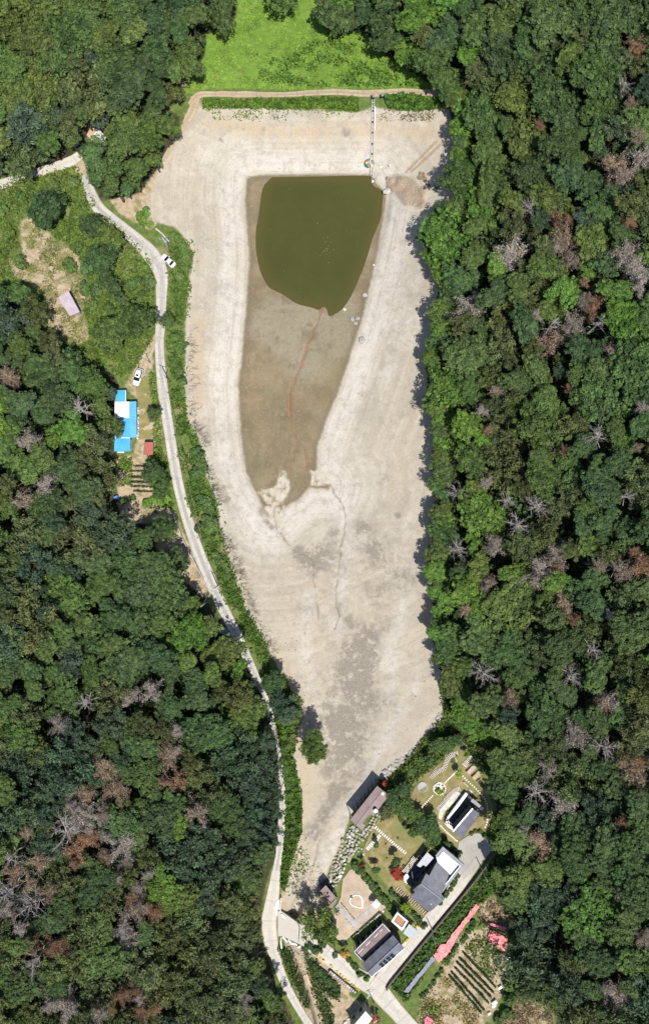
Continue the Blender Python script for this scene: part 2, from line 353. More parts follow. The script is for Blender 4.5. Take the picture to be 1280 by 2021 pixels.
def cdt_sheet(poly, step=8, dz=.05, fz=None):
    """triangulated sheet draped on the terrain inside a pixel polygon"""
    pts = []; n = len(poly)
    for i in range(n):
        a, b = poly[i], poly[(i + 1) % n]; k = max(1, int(math.hypot(b[0] - a[0], b[1] - a[1]) / step))
        for j in range(k): pts.append((a[0] + (b[0] - a[0]) * j / k, a[1] + (b[1] - a[1]) * j / k))
    nb = len(pts); P = np.array(poly, float)
    gx, gy = np.meshgrid(np.arange(P[:, 0].min() + step / 2, P[:, 0].max(), step), np.arange(P[:, 1].min() + step / 2, P[:, 1].max(), step))
    gx = gx.ravel(); gy = gy.ravel(); ok = sdf(gx, gy, poly) > step * .4
    allp = [Vector(p) for p in pts] + [Vector((x, y)) for x, y in zip(gx[ok], gy[ok])]
    v, e, f, *_ = geometry.delaunay_2d_cdt(allp, [(i, (i + 1) % nb) for i in range(nb)], [list(range(nb))], 1, 1e-4)
    vx = np.array([p.x for p in v]); vy = np.array([p.y for p in v]); f = [t for t in f if len(t) == 3]
    f = np.array(f); ok = inside(vx[f].mean(1), vy[f].mean(1), poly); f = f[ok]
    co = Gn(vx, vy, dz) if fz is None else Wn(vx, vy, fz(vx, vy))
    a = co[f]; area = (a[:, 1, 0] - a[:, 0, 0]) * (a[:, 2, 1] - a[:, 0, 1]) - (a[:, 2, 0] - a[:, 0, 0]) * (a[:, 1, 1] - a[:, 0, 1])
    f = np.where((area < 0)[:, None], f[:, ::-1], f)
    return vx, vy, co, f
def sheet(name, poly, mat, dz=.05, step=8, kind='structure', thick=.0, attrs=None, smooth=True, **kw):
    vx, vy, co, f = cdt_sheet(poly, step, dz)
    at = {'u': np.zeros(len(vx))}
    if attrs: at.update(attrs(vx, vy))
    if thick:
        from collections import Counter
        ed = Counter(); dirs = {}
        for t in f:
            for i in range(3):
                a, b = int(t[i]), int(t[(i + 1) % 3]); k = (min(a, b), max(a, b)); ed[k] += 1; dirs[k] = (a, b)
        bnd = [dirs[k] for k, c in ed.items() if c == 1]; n = len(co); low = co.copy(); low[:, 2] -= thick
        co = np.vstack([co, low]); f = np.vstack([f] + [np.array([(a, a + n, b + n), (a, b + n, b)]) for a, b in bnd])
        at = {k: np.r_[q, q] for k, q in at.items()}; smooth = False
    o = link(name, np_mesh(name, co, f, mat, at, smooth)); tag(o, kind=kind); return o
def spline(pts, step=6):
    """Catmull-Rom through (x, y, w...) points"""
    p = [np.array(q, float) for q in pts]; p = [2 * p[0] - p[1]] + p + [2 * p[-1] - p[-2]]; out = []
    for i in range(1, len(p) - 2):
        n = max(2, int(np.hypot(*(p[i + 1] - p[i])[:2]) / step))
        for j in range(n):
            t = j / n; out.append(.5 * (2 * p[i] + (p[i + 1] - p[i - 1]) * t + (2 * p[i - 1] - 5 * p[i] + 4 * p[i + 1] - p[i + 2]) * t * t + (3 * p[i] - p[i - 1] - 3 * p[i + 1] + p[i + 2]) * t ** 3))
    out.append(p[-2]); return np.array(out)
def ribbon(name, pts, mat, dz=.12, thick=.35, nc=7, kind='structure', rag=.0, smooth_pts=True, zfun=None):
    q = spline(pts) if smooth_pts else np.array(pts, float); t = np.gradient(q[:, :2], axis=0); t /= np.linalg.norm(t, axis=1)[:, None] + 1e-9
    nx, ny = -t[:, 1], t[:, 0]; us = np.linspace(-1, 1, nc); k = len(q)
    wid = q[:, 2] / 2
    jl = 1 + rag * np.convolve(RNG.normal(size=k + 4), np.ones(5) / 5, 'valid'); jr = 1 + rag * np.convolve(RNG.normal(size=k + 4), np.ones(5) / 5, 'valid')
    X = q[:, 0:1] + nx[:, None] * wid[:, None] * us * np.where(us < 0, jl[:, None], jr[:, None]); Y = q[:, 1:2] + ny[:, None] * wid[:, None] * us * np.where(us < 0, jl[:, None], jr[:, None])
    co = Gn(X, Y, dz) if zfun is None else Wn(X, Y, zfun(X, Y))
    sk = co.copy(); sk[:, 1:-1] = np.nan
    lo_a = co[:, :1].copy(); lo_a[..., 2] -= thick; lo_b = co[:, -1:].copy(); lo_b[..., 2] -= thick
    co = np.concatenate([lo_a, co, lo_b], 1); n2 = nc + 2; u = np.concatenate([[-1], us, [1]])
    idx = np.arange(k * n2).reshape(k, n2)
    f = np.stack([idx[:-1, :-1], idx[:-1, 1:], idx[1:, 1:], idx[1:, :-1]], -1).reshape(-1, 4)
    v = co.reshape(-1, 3); a = v[f[:, 1]] - v[f[:, 0]]; b = v[f[:, 3]] - v[f[:, 0]]
    if (a[:, 0] * b[:, 1] - a[:, 1] * b[:, 0]).sum() < 0: f = f[:, ::-1]
    o = link(name, np_mesh(name, v, f, mat, {'u': np.tile(u, k), 'v': np.repeat(np.r_[0, np.cumsum(np.hypot(*np.diff(q[:, :2], axis=0).T))] * S, n2)}, False)); tag(o, kind=kind); return o

# ------------------------------------------------------------------ outlines in photo pixels
WATER_P = [(536,350),(580,349),(637,348),(731,348),(735,365),(745,371),(755,379),(754,402),(752,425),(744,449),(735,470),(726,500),(716,530),(697,575),(679,605),(664,618),(649,624),(645,612),(641,607),(635.6,606),(630,612),(615,607),(598,603),(581,597),(559,582),(543,574),(529,565),(514,537),(506,500),(504,470),(506,447),(510,425),(515.6,384),(520,368),(525,361)]
MUD_P = [(486,349),(510,345),(640,344),(733,344),(742,362),(760,378),(762,395),(758,420),(750,470),(742,510),(735,540),(722,600),(702,670),(682,730),(661,790),(650,812),(640,842),(626,880),(626,920),(622,945),(650,957),(648,966),(610,962),(590,985),(575,992),(560,1003),(545,1018),(528,1018),(518,1000),(505,972),(485,930),(475,850),(470,760),(479,680),(486,600),(492,520),(488,450),(483,400)]
BED_P = [(395,210),(430,206),(560,214),(700,222),(740,212),(780,218),(860,216),(885,215),(905,300),(920,400),(905,500),(900,700),(900,1000),(900,1250),(885,1330),(875,1400),(850,1450),(800,1500),(765,1530),(745,1545),(715,1580),(690,1610),(678,1650),(655,1700),(640,1740),(628,1765),(600,1800),(570,1800),(562,1760),(575,1700),(590,1640),(590,1560),(575,1470),(580,1400),(555,1330),(515,1255),(480,1190),(455,1110),(436,1050),(425,980),(405,930),(398,880),(372,830),(362,760),(366,700),(365,640),(372,560),(382,500),(350,450),(310,440),(290,420),(305,350),(340,290),(365,250),(385,225)]
LUSH_P = [(362,188),(380,150),(405,110),(408,70),(465,42),(468,-20),(640,-20),(640,60),(720,60),(760,110),(810,140),(850,172),(880,178),(800,176),(700,174),(600,178),(480,174),(400,176)]
DAMSTRIP = [(400,196),(470,198),(560,196),(640,192),(705,194),(708,222),(640,214),(560,216),(470,214),(402,214)]
DAMSTRIP2 = [(758,190),(800,186),(866,198),(868,214),(820,220),(765,212)]
MEADOW = [(-40,385),(0,372),(60,352),(150,330),(172,380),(220,440),(270,480),(298,515),(306,560),(304,650),(296,680),(262,735),(235,745),(150,690),(90,660),(60,580),(0,560),(-40,560)]
SOIL = [[(38,440),(60,420),(90,455),(120,480),(150,500),(170,555),(180,590),(160,610),(172,640),(176,672),(150,680),(125,670),(95,640),(98,600),(80,570),(30,545),(20,515),(45,500)],
 [(262,725),(285,690),(300,690),(305,760),(320,860),(318,870),(300,890),(285,920),(310,990),(345,1010),(385,1100),(425,1170),(400,1180),(340,1120),(310,1080),(320,1040),(240,1030),(232,990),(230,905),(262,895),(275,860),(275,790),(245,765)],
 [(150,300),(175,330),(170,350),(150,340)],[(170,275),(180,255),(205,235),(215,260),(212,285),(190,280)],
 [(215,395),(240,390),(275,380),(305,340),(330,300),(348,262),(372,215),(385,190),(400,200),(385,250),(350,300),(325,360),(312,440),(296,455),(270,440),(240,425)],[(370,150),(350,165),(355,140),(380,130)],
 [(600,1760),(640,1760),(660,1800),(600,1840),(550,1800),(560,1700),(575,1690)],
 [(560,1850),(600,1870),(620,1890),(680,1960),(735,1990),(700,2030),(660,2040),(600,2040),(590,1980),(570,1900)],
 [(880,1880),(920,1840),(960,1830),(1000,1860),(995,1930),(975,2000),(940,2040),(820,2040),(830,1970),(870,1920)],
 [(935,1790),(960,1770),(990,1790),(1005,1830),(960,1830)],[(1040,1960),(1090,1990),(1080,2040),(980,2040),(1000,1990)]]
GRASSY = [MEADOW, DAMSTRIP, DAMSTRIP2,
 [(330,470),(345,460),(385,480),(378,560),(366,640),(372,700),(365,760),(374,830),(402,885),(410,930),(430,990),(438,1050),(458,1110),(484,1190),(520,1255),(550,1320),(530,1340),(490,1270),(444,1180),(404,1080),(374,1000),(354,900),(339,800),(329,700),(334,600)],
 [(560,1480),(580,1500),(596,1580),(594,1640),(575,1700),(560,1760),(552,1740),(560,1680),(565,1590)],
 [(745,1540),(775,1530),(870,1415),(900,1430),(930,1460),(960,1500),(980,1600),(985,1660),(960,1655),(935,1635),(905,1660),(890,1690),(800,1760),(770,1810),(700,1700),(720,1650),(760,1600)],
 [(975,1680),(990,1720),(940,1790),(880,1870),(800,1975),(770,1940),(880,1810)],
 [(690,2000),(730,1960),(745,1985),(700,2030)],[(545,1850),(560,1900),(600,1985),(612,1980),(590,1900),(570,1860)]]
CREAM = [[(556,928),(565,932),(566,945),(572,950),(572,965),(560,990),(545,1003),(530,995),(505,972),(520,965),(540,960),(550,945)],
 [(612,928),(640,926),(652,950),(640,957),(613,958)],[(523,1000),(560,1000),(560,1040),(545,1035),(530,1020)]]
SILT = [(600,650,45,1),(640,690,40,1),(560,660,50,.9),(660,650,40,.9),(540,620,40,.6),(600,730,40,.6),(510,640,25,.5),(640,830,30,.4),(690,600,30,.6),(735,500,20,.6)]
TANL = [[(548,1300),(572,1350),(590,1400),(602,1450),(604,1510),(598,1575),(590,1640),(578,1700)],[(395,640),(388,720),(392,800)],[(862,1010),(858,1120),(846,1240)],[(420,245),(560,262),(700,258),(850,262)]]
PALEL = [[(830,1340),(770,1430),(735,1510),(700,1585),(660,1670),(625,1735)],[(645,960),(676,1000),(690,1080),(672,1150),(665,1240)],[(800,1180),(770,1300),(765,1400)],[(452,380),(448,500),(440,640),(430,780),(446,920),(490,1010),(540,1080)],[(500,322),(600,326),(720,326)],[(740,620),(716,720),(690,800),(660,880)],[(610,1180),(600,1260),(612,1360)]]
STAIN = [(700,1100,80,.26),(640,1450,70,.26),(700,1400,80,.3),(620,1350,60,.2),(770,1120,70,.25),(560,1160,60,.2),(480,1120,50,.3),(640,1100,40,.4),(708,1300,34,1.5),(722,1255,22,1.3),(700,1338,30,1.4),(650,1250,40,.25),(600,1200,40,.25),(690,1480,36,1.1),(668,1425,28,1.),(664,1560,18,1.),(622,1640,22,.9),(740,1085,17,.8),(718,1040,18,.8),(760,945,16,.55),(700,955,11,.7),(683,258,8,.9),(683,265,6,.8),(620,1108,20,.85),(600,1100,18,.85),(785,1017,6,1),(660,1050,10,.6),(440,962,9,.8),(447,985,10,.8),(480,253,5,.7),(520,255,5,.7),(435,277,7,.7),(560,1055,14,.5),(690,1540,25,.7),(650,1580,20,.8),(640,1610,16,.8),(740,1180,26,.4),(800,1150,30,.3),(585,1090,10,.8),(347,392,8,.5),(440,377,5,.5),(690,1225,18,.6),(720,1390,30,.6),(650,1520,24,.7),(770,1390,20,.4),(668,1200,14,.5),(760,1230,22,.4),(515,1010,9,.8),(525,1030,8,.8),(535,1040,7,.7)]
RUST = [(637,608),(630,630),(622,650),(605,690),(590,728),(577,760),(570,790),(570,820),(577,845),(585,865),(584,890),(577,910),(574,926)]
RILLS = [[(605,690),(598,715),(600,740)],[(625,645),(608,640),(596,655)],[(560,690),(545,720),(540,760),(535,800)],[(522,880),(516,905),(520,935)],[(595,700),(610,720),(606,750)],[(640,700),(625,740)],[(586,868),(578,880),(574,905)]]
RUST2 = [(586,868),(598,882),(604,903),(607,920)]
CHAN = [[(576,928),(577,960),(565,985),(548,998),(540,1004),(543,1030),(553,1055),(570,1075),(600,1095),(618,1115),(620,1150),(624,1180),(628,1222)],
 [(650,955),(668,985),(680,1010),(682,1040),(672,1080),(668,1120),(664,1160),(662,1190),(668,1220),(660,1242)],[(560,1040),(556,1055),(566,1075)],[(520,880),(522,910),(518,935)],[(530,800),(535,830),(540,850)],[(640,1600),(630,1660),(615,1720)]]
DIRTS = [[(862,278),(838,302),(800,340)],[(868,285),(845,308),(812,338)]]
PILE = [(765,352),(785,346),(810,350),(838,378),(838,412),(822,410),(800,405),(782,385),(766,372)]

RD1 = [(166,346,22),(176,375,22),(196,412,24),(232,444,26),(272,476,27),(300,505,32),(318,540,27),(319,580,22),(317,640,19),(315,690,18),(322,770,21),(334,850,21),(345,920,21),(360,990,21),(385,1070,22),(413,1140,24),(438,1195,22),(470,1260,20),(500,1325,16),(530,1400,14),(543,1470,16),(553,1530,17),(557,1600,15),(551,1680,14),(545,1722,17)]
RD2 = [(545,1718,17),(541,1750,22),(535,1790,28),(531,1820,30),(535,1860,27),(544,1890,20),(558,1930,18),(578,1970,16),(602,2010,15),(630,2050,15)]
RD3 = [(-60,385,19),(0,365,19),(60,346,18),(110,330,19),(146,316,20),(158,306,17)]
RD4 = [(562,1822,38),(590,1842,40),(622,1866,36),(660,1896,34),(700,1926,36),(738,1948,38),(762,1974,36),(790,2005,32),(830,2050,30)]
RD5 = [(742,1952,34),(772,1908,28),(810,1862,26),(850,1812,26),(884,1772,26),(906,1738,32),(925,1700,44)]
RD6 = [(374,206,8),(392,188,12),(430,186,11),(480,186,12),(560,187,10),(650,182,12),(730,185,14),(800,181,13),(892,188,14)]
RD7 = [(314,655,10),(302,682,14),(288,706,18),(277,730,22),(270,755,22)]
ROADS = [RD1, RD2, RD3, RD4, RD5, RD6, RD7]
YARD = [(690,1620),(740,1560),(880,1470),(975,1560),(985,1680),(770,1950),(640,1880),(655,1780)]

F_RIGHT = [(618,-60),(622,50),(680,55),(722,78),(755,105),(800,145),(850,158),(888,192),(892,250),(888,330),(902,392),(842,438),(835,500),(862,560),(852,620),(838,690),(838,760),(852,850),(848,920),(852,1000),(842,1080),(848,1180),(852,1280),(868,1345),(895,1415),(935,1455),(962,1510),(978,1600),(990,1680),(972,1735),(990,1780),(1012,1812),(1015,1900),(1000,1960),(1100,1990),(1110,2080),(1400,2080),(1400,-60)]
F_TOPLEFT = [(-60,-60),(470,-60),(462,30),(412,66),(405,115),(372,150),(348,160),(322,205),(250,200),(215,232),(165,262),(150,295),(100,318),(50,335),(-60,352)]
F_CLUMP = [(165,290),(205,288),(215,235),(255,205),(320,215),(346,235),(345,255),(322,300),(308,335),(266,378),(232,392),(205,385),(178,345)]
F_LEFT = [(-60,565),(50,570),(95,605),(95,655),(150,690),(215,735),(228,770),(226,800),(240,830),(238,855),(226,870),(222,900),(230,930),(225,985),(240,1020),(300,1045),(298,1085),(340,1140),(400,1188),(440,1245),(462,1275),(500,1330),(530,1390),(548,1470),(556,1560),(552,1650),(524,1720),(508,1780),(506,1840),(518,1890),(538,1950),(566,2010),(596,2080),(-60,2080)]

# ------------------------------------------------------------------ ground sheet
WATER_S = spline([p + (0,) for p in WATER_P + WATER_P[:1]], 4)[:-1, :2].tolist()
def wander(pts, amp=2.2):
    q = spline([tuple(p) + (0,) for p in pts], 5)[:, :2]; j = RNG.normal(size=(len(q), 2)); j = np.apply_along_axis(lambda r: np.convolve(r, [.3, .4, .3], 'same'), 0, j); j[0] = j[-1] = 0
    return [tuple(p) for p in q + j * amp]
RUST, RUST2 = wander(RUST), wander(RUST2); CHAN = [wander(c) for c in CHAN]; RILLS = [wander(c) for c in RILLS]
def build_terrain():
    st = 3.
    far_n = [-4200, -2400, -1300, -700, -420, -290, -220]
    gx = np.concatenate([far_n, np.arange(-177, 1458, st), [1500, 1580, 1720, 2000, 2600, 3700, 5400]])
    gy = np.concatenate([far_n, np.arange(-177, 2199, st), [2240, 2310, 2450, 2750, 3300, 4400, 6200]])
    X, Y = np.meshgrid(gx, gy); z = zt(X, Y)
    bed = sdf(X, Y, BED_P); mud = sdf(X, Y, MUD_P)
    lush = sdf(X, Y, LUSH_P); soil = np.max([sdf(X, Y, p) for p in SOIL], 0); gr = np.max([sdf(X, Y, p) for p in GRASSY] + [-8 - np.max([sdf(X, Y, p) for p in (F_RIGHT, F_TOPLEFT, F_CLUMP, F_LEFT)], 0)], 0); cream = np.max([sdf(X, Y, p) for p in CREAM], 0)
    gs = lambda L: np.clip(sum(a * np.exp(-((X - x) ** 2 + (Y - y) ** 2) / (r * r)) for x, y, r, a in L), 0, 1.3)
    stain = gs(STAIN); silt = gs(SILT)
    rust = np.minimum(seg_dist(X, Y, RUST), seg_dist(X, Y, RUST2)); chan = np.minimum(np.min([seg_dist(X, Y, c) for c in CHAN], 0), 1.3 + np.min([seg_dist(X, Y, c) for c in RILLS], 0))
    tan = np.exp(-(np.min([seg_dist(X, Y, c) for c in TANL], 0) / 15) ** 2); pale = np.exp(-(np.min([seg_dist(X, Y, c) for c in PALEL], 0) / 15) ** 2)
    dirt = np.clip(1.2 - np.min([seg_dist(X, Y, c) for c in DIRTS], 0) / 3.5, 0, 1) * 1.1
    pile = np.clip((sdf(X, Y, PILE) + 4) / 8, 0, 1); dirt = np.maximum(dirt, pile)
    # relief: rills, the spoil heap, gentle unevenness of the bed
    rnd = RNG.normal(size=X.shape)
    def blur(a, n):
        k = np.ones(n) / n
        a = np.apply_along_axis(lambda r: np.convolve(r, k, 'same'), 1, a); return np.apply_along_axis(lambda r: np.convolve(r, k, 'same'), 0, a)
    b1 = blur(blur(rnd, 5), 5); b1 /= b1.std(); b2 = blur(blur(RNG.normal(size=X.shape), 19), 19); b2 /= b2.std()
    inb = np.clip(bed / 10, 0, 1)
    z = z + inb * (.03 * b1 + .10 * b2) * np.clip((bed + 0) / 10, 0, 1) * np.where(mud > 0, .35, 1.)
    z -= .28 * np.exp(-(rust / 3.2) ** 2) + .22 * np.exp(-(chan / 3.) ** 2)
    rd = np.min([seg_dist(X, Y, [p[:2] for p in r]) - max(p[2] for p in r) / 2 for r in ROADS], 0)
    rk = np.clip((rd - 4) / 14, 0, 1) * np.clip((-sdf(X, Y, YARD)) / 10, 0, 1)
    z += pile * (.5 + .35 * np.abs(b1)) + np.where(bed < 0, .12 * b1, 0) * rk - .05 * (1 - rk)
    wd = sdf(X, Y, WATER_S); lip = np.where(wd > 0, -np.minimum(wd * .014, .9), .002 - wd * .010)
    k = np.clip((50 + wd) / 40, 0, 1) * np.clip((mud + 14) / 12, 0, 1); k = np.where(wd > 0, 1, k); z = z * (1 - k) + lip * k
    co = Wn(X, Y, z); ny, nx = X.shape; idx = np.arange(nx * ny).reshape(ny, nx)
    F = np.stack([idx[1:, :-1], idx[1:, 1:], idx[:-1, 1:], idx[:-1, :-1]], -1)
    fc = lambda a: .25 * (a[1:, :-1] + a[1:, 1:] + a[:-1, 1:] + a[:-1, :-1])
    cls = np.zeros(F.shape[:2], int); cls[fc(bed) > 0] = 1; cls[fc(mud) > 0] = 2; cls[(fc(lush) > 0) & (cls == 0)] = 3
    at = dict(a_bed=bed, a_mud=mud, a_lush=lush, a_soil=soil, a_grass=gr, a_cream=cream, a_stain=stain, a_silt=silt, a_rust=rust + .5 * b1, a_chan=chan + .4 * b1, a_dirt=dirt, a_tan=tan, a_pale=pale, a_shore=-mud)
    V = co.reshape(-1, 3); at = {k: np.clip(v, -400, 400).ravel() for k, v in at.items()}
    for c, nm in enumerate(('ground', 'reservoir_bed', 'mud_flat', 'dam_slope')):
        f = F[cls == c]; u, inv = np.unique(f, return_inverse=True)
        o = link(nm, np_mesh(nm, V[u], inv.reshape(f.shape), TERR, {k: v[u] for k, v in at.items()}, True)); tag(o, kind='structure')
build_terrain()

_c = np.mean(WATER_P, 0); WATER_E = [tuple(_c + (np.array(p) - _c) * 1.035) for p in WATER_P]
vx, vy, co, f = cdt_sheet(WATER_E, 7, 0, lambda a, b: np.zeros(len(a)))
tag(link('pond_water', np_mesh('pond_water', co, f, WATER, {'a_edge': sdf(vx, vy, WATER_P)}, False)), kind='structure')

# ------------------------------------------------------------------ roads, tracks, yards
ribbon('concrete_road', RD1, CONC, .14)
ribbon('concrete_road', RD2, CONC2, .15)
ribbon('village_road', RD3, CONC2, .14)
ribbon('parking_track', RD7, DIRT, .06, rag=.1)
ribbon('dam_track', RD6, DIRT, .08, rag=.18)
ribbon('ramp_track', [(386,192,18),(378,222,17),(358,252,12),(338,288,9),(322,318,8)], DIRT, .05, rag=.15)
ribbon('access_road', RD4, CONC2, .17, rag=.03)
ribbon('driveway', RD5, CONC2, .2, rag=.02)
PAD = [(905,1660),(920,1650),(938,1641),(960,1652),(976,1668),(955,1695),(932,1722),(914,1735),(902,1715),(898,1690)]
sheet('parking_pad', PAD, CONC, .26, thick=.4)
m_lawnm = NT('lawn'); _a = m_lawnm.noise(.5, 5, .6); _f = m_lawnm.noise(4., 3)
_c = m_lawnm.mix(m_lawnm.rng(_a, .32, .68), (.22, .185, .075), (.34, .275, .135)); _c = m_lawnm.mix(m_lawnm.rng(m_lawnm.noise(.13, 3), .45, .6, 0, .65), _c, (.19, .195, .07))
_c = m_lawnm.mix(m_lawnm.rng(_f, .5, .75, 0, .35), _c, (.07, .08, .02)); m_lawnm.bump(_f, .5, .1); LAWN = m_lawnm.out(_c, .95, .1)
m_gravel = M('yard_gravel', (.47, .37, .27), .95, .12, .5, 7.); m_pebble = M('white_gravel', (.58, .55, .48), .95, .22, 1.2, 6.); m_pave = M('grey_paving', (.40, .395, .385), .9, .12, 1.)
sheet('lawn', [(716,1676),(738,1628),(752,1612),(775,1600),(800,1592),(815,1560),(830,1530),(850,1522),(868,1505),(880,1480),(905,1478),(930,1500),(955,1545),(972,1590),(968,1640),(940,1640),(906,1668),(890,1690),(868,1670),(830,1690),(812,1720),(800,1750),(845,1805),(838,1812),(786,1768),(760,1742),(735,1715),(718,1695)], LAWN, .10, 7)
sheet('lawn', [(268,764),(284,742),(297,745),(303,790),(304,850),(294,864),(275,868),(273,800),(270,780)], LAWN, .08, 7)
sheet('gravel_yard', [(676,1735),(690,1716),(714,1712),(726,1738),(745,1765),(762,1790),(748,1800),(704,1838),(690,1848),(676,1862),(660,1848),(656,1808),(664,1790),(672,1770)], m_gravel, .12, 6)
ribbon('paved_path', [(664,1786,9),(680,1803,9),(694,1820,9),(702,1832,9)], m_pave, .17, smooth_pts=True)
ribbon('paved_path', [(698,1822,9),(714,1808,8),(734,1792,8),(748,1784,7)], m_pave, .175)
sheet('concrete_yard', [(198,246),(204,250),(211,270),(212,286),(200,288),(181,272)], m_concw, .2, 5, thick=.5)
sheet('soil_terrace', [(172,268),(178,255),(187,254),(186,266),(178,273)], M('pale_soil', (.50, .36, .24), .95, .14, .6), .3, 4, thick=.6)
sheet('creek_gravel', [(598,1925),(606,1922),(618,1950),(630,1985),(645,2030),(628,2030),(612,1985),(600,1960)], m_gravel, .1, 6)

# ------------------------------------------------------------------ vegetation meshes (unit radius, shared between trees)
def quads(c, nrm, size, asp=1.3, rng=RNG):
    """leaf quads: centres (n,3), normals (n,3), half sizes (n,)"""
    n = len(c); nrm = nrm / (np.linalg.norm(nrm, axis=1)[:, None] + 1e-9)
    a = rng.normal(size=(n, 3)); t = np.cross(nrm, a); t /= np.linalg.norm(t, axis=1)[:, None] + 1e-9; b = np.cross(nrm, t)
    t = t * size[:, None] * asp; b = b * size[:, None]
    v = np.stack([c - t, c - b * .8 + nrm * size[:, None] * .15, c + t, c + b * .8 + nrm * size[:, None] * .15], 1).reshape(-1, 3)
    return v, np.arange(4 * n).reshape(n, 4)
def sph(n, rng, up=-.2):
    out = np.empty((0, 3))
    while len(out) < n:
        v = rng.normal(size=(n * 3, 3)); v /= np.linalg.norm(v, axis=1)[:, None]; out = np.vstack([out, v[v[:, 2] > up]])
    return out[:n]
def crown_broad(seed, nl=95, per=38, lobe=(.13, .24), leaf=(.038, .068), flat=.78, big=4):
    rng = np.random.default_rng(seed)
    # a few large boughs give the uneven outline, small lobes sit on them
    bo = sph(big, rng, -.1) * rng.uniform(.38, .68, (big, 1)); bo[:, 2] = np.abs(bo[:, 2]) * .45; bo = np.vstack([bo, [[0, 0, .18]]]); br = rng.uniform(.32, .58, big + 1); br[-1] = .5
    C, N, Z, T = [], [], [], []
    for i in range(nl):
        k = rng.integers(len(bo)); d = sph(1, rng, -.15)[0]; c = bo[k] + d * br[k] * rng.uniform(.82, 1.06); r = rng.uniform(*lobe)
        q = sph(per, rng, -.25); rad = rng.uniform(.72, 1.05, (per, 1))
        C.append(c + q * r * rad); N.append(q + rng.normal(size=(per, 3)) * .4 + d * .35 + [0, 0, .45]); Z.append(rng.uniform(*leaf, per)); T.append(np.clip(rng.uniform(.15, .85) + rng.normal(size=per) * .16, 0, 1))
    # inner leaves close the crown, tinted dark as painted shade between lobes
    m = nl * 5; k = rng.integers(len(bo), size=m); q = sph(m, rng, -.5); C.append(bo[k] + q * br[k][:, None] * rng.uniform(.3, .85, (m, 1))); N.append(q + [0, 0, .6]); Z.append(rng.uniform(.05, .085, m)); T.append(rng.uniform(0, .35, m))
    C = np.vstack(C); C[:, 2] *= flat; C[:, :2] /= np.percentile(np.hypot(C[:, 0], C[:, 1]), 96)
    v, f = quads(C, np.vstack(N), np.concatenate(Z), rng=rng)
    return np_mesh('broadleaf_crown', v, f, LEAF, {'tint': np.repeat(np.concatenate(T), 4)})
def crown_pine(seed, nb=34, per=95, sparse=0.):
    rng = np.random.default_rng(seed); C, N, Z, T = [], [], [], []
    for i in range(nb):
        a = rng.uniform(0, 2 * math.pi); ln = rng.uniform(.25, 1.); el = rng.uniform(-.05, .45) + (1 - ln) * .6
        tip = np.array([math.cos(a) * ln, math.sin(a) * ln, el]); r = rng.uniform(.16, .27)
        for j in range(2):
            tp = tip * (1 - .3 * j) + rng.normal(size=3) * .05; n = per // 2; q = sph(n, rng, -.1); q[:, 2] *= .6
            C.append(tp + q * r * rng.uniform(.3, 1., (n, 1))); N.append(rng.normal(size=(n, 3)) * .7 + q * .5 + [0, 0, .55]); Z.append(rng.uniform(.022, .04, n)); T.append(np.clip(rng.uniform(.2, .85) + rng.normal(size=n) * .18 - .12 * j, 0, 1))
    C = np.vstack(C)
    v, f = quads(C, np.vstack(N), np.concatenate(Z), 2.3, rng)
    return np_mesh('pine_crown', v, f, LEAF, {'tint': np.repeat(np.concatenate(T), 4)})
def sticks(segs, rng):
    """three-sided tapering sticks: rows of (a, b, ra, rb)"""
    A = np.array([s[0] for s in segs]); B = np.array([s[1] for s in segs]); ra = np.array([s[2] for s in segs]); rb = np.array([s[3] for s in segs]); n = len(A)
    d = B - A; d /= np.linalg.norm(d, axis=1)[:, None] + 1e-9; x = np.cross(d, rng.normal(size=(n, 3))); x /= np.linalg.norm(x, axis=1)[:, None] + 1e-9; y = np.cross(d, x)
    vs = []
    for P, r in ((A, ra), (B, rb)):
        for k in range(3): t = 2 * math.pi * k / 3; vs.append(P + (x * math.cos(t) + y * math.sin(t)) * r[:, None])
    v = np.stack(vs, 1).reshape(-1, 3); b = np.arange(n)[:, None] * 6
    return v, np.vstack([np.hstack([b + k, b + (k + 1) % 3, b + 3 + (k + 1) % 3, b + 3 + k]) for k in range(3)])
def dead_segs(rng, nb=13, thick=.018, twig=5):
    segs = []
    for i in range(nb):
        a = rng.uniform(0, 2 * math.pi); p = np.array([0, 0, rng.uniform(-.35, .45)]); L = rng.uniform(.55, 1.05) * (1 - .35 * max(0, p[2])); d = np.array([math.cos(a), math.sin(a), rng.uniform(.1, .6)]); r = thick * rng.uniform(.8, 1.5)
        n = 5
        for j in range(n):
            q = p + d / np.linalg.norm(d) * L / n; segs.append((p, q, r, r * .75)); r *= .75
            for t in range(twig):
                e = d / np.linalg.norm(d) + rng.normal(size=3) * .65; tl = L * rng.uniform(.12, .34); m = p + (q - p) * rng.uniform(0, 1); e1 = m + e / np.linalg.norm(e) * tl; segs.append((m, e1, r * .6, r * .25))
                for u in range(2):
                    e2 = e + rng.normal(size=3) * .7; s0 = m + (e1 - m) * rng.uniform(.3, .9); segs.append((s0, s0 + e2 / np.linalg.norm(e2) * tl * .6, r * .35, r * .15))
            p = q; d = d + rng.normal(size=3) * .22
    return segs
def crown_dead(seed, nb=13, twig=4, thick=.02):
    rng = np.random.default_rng(seed); v, f = sticks(dead_segs(rng, nb, thick, twig), rng)
    return np_mesh('bare_branches', v, f, BARK)
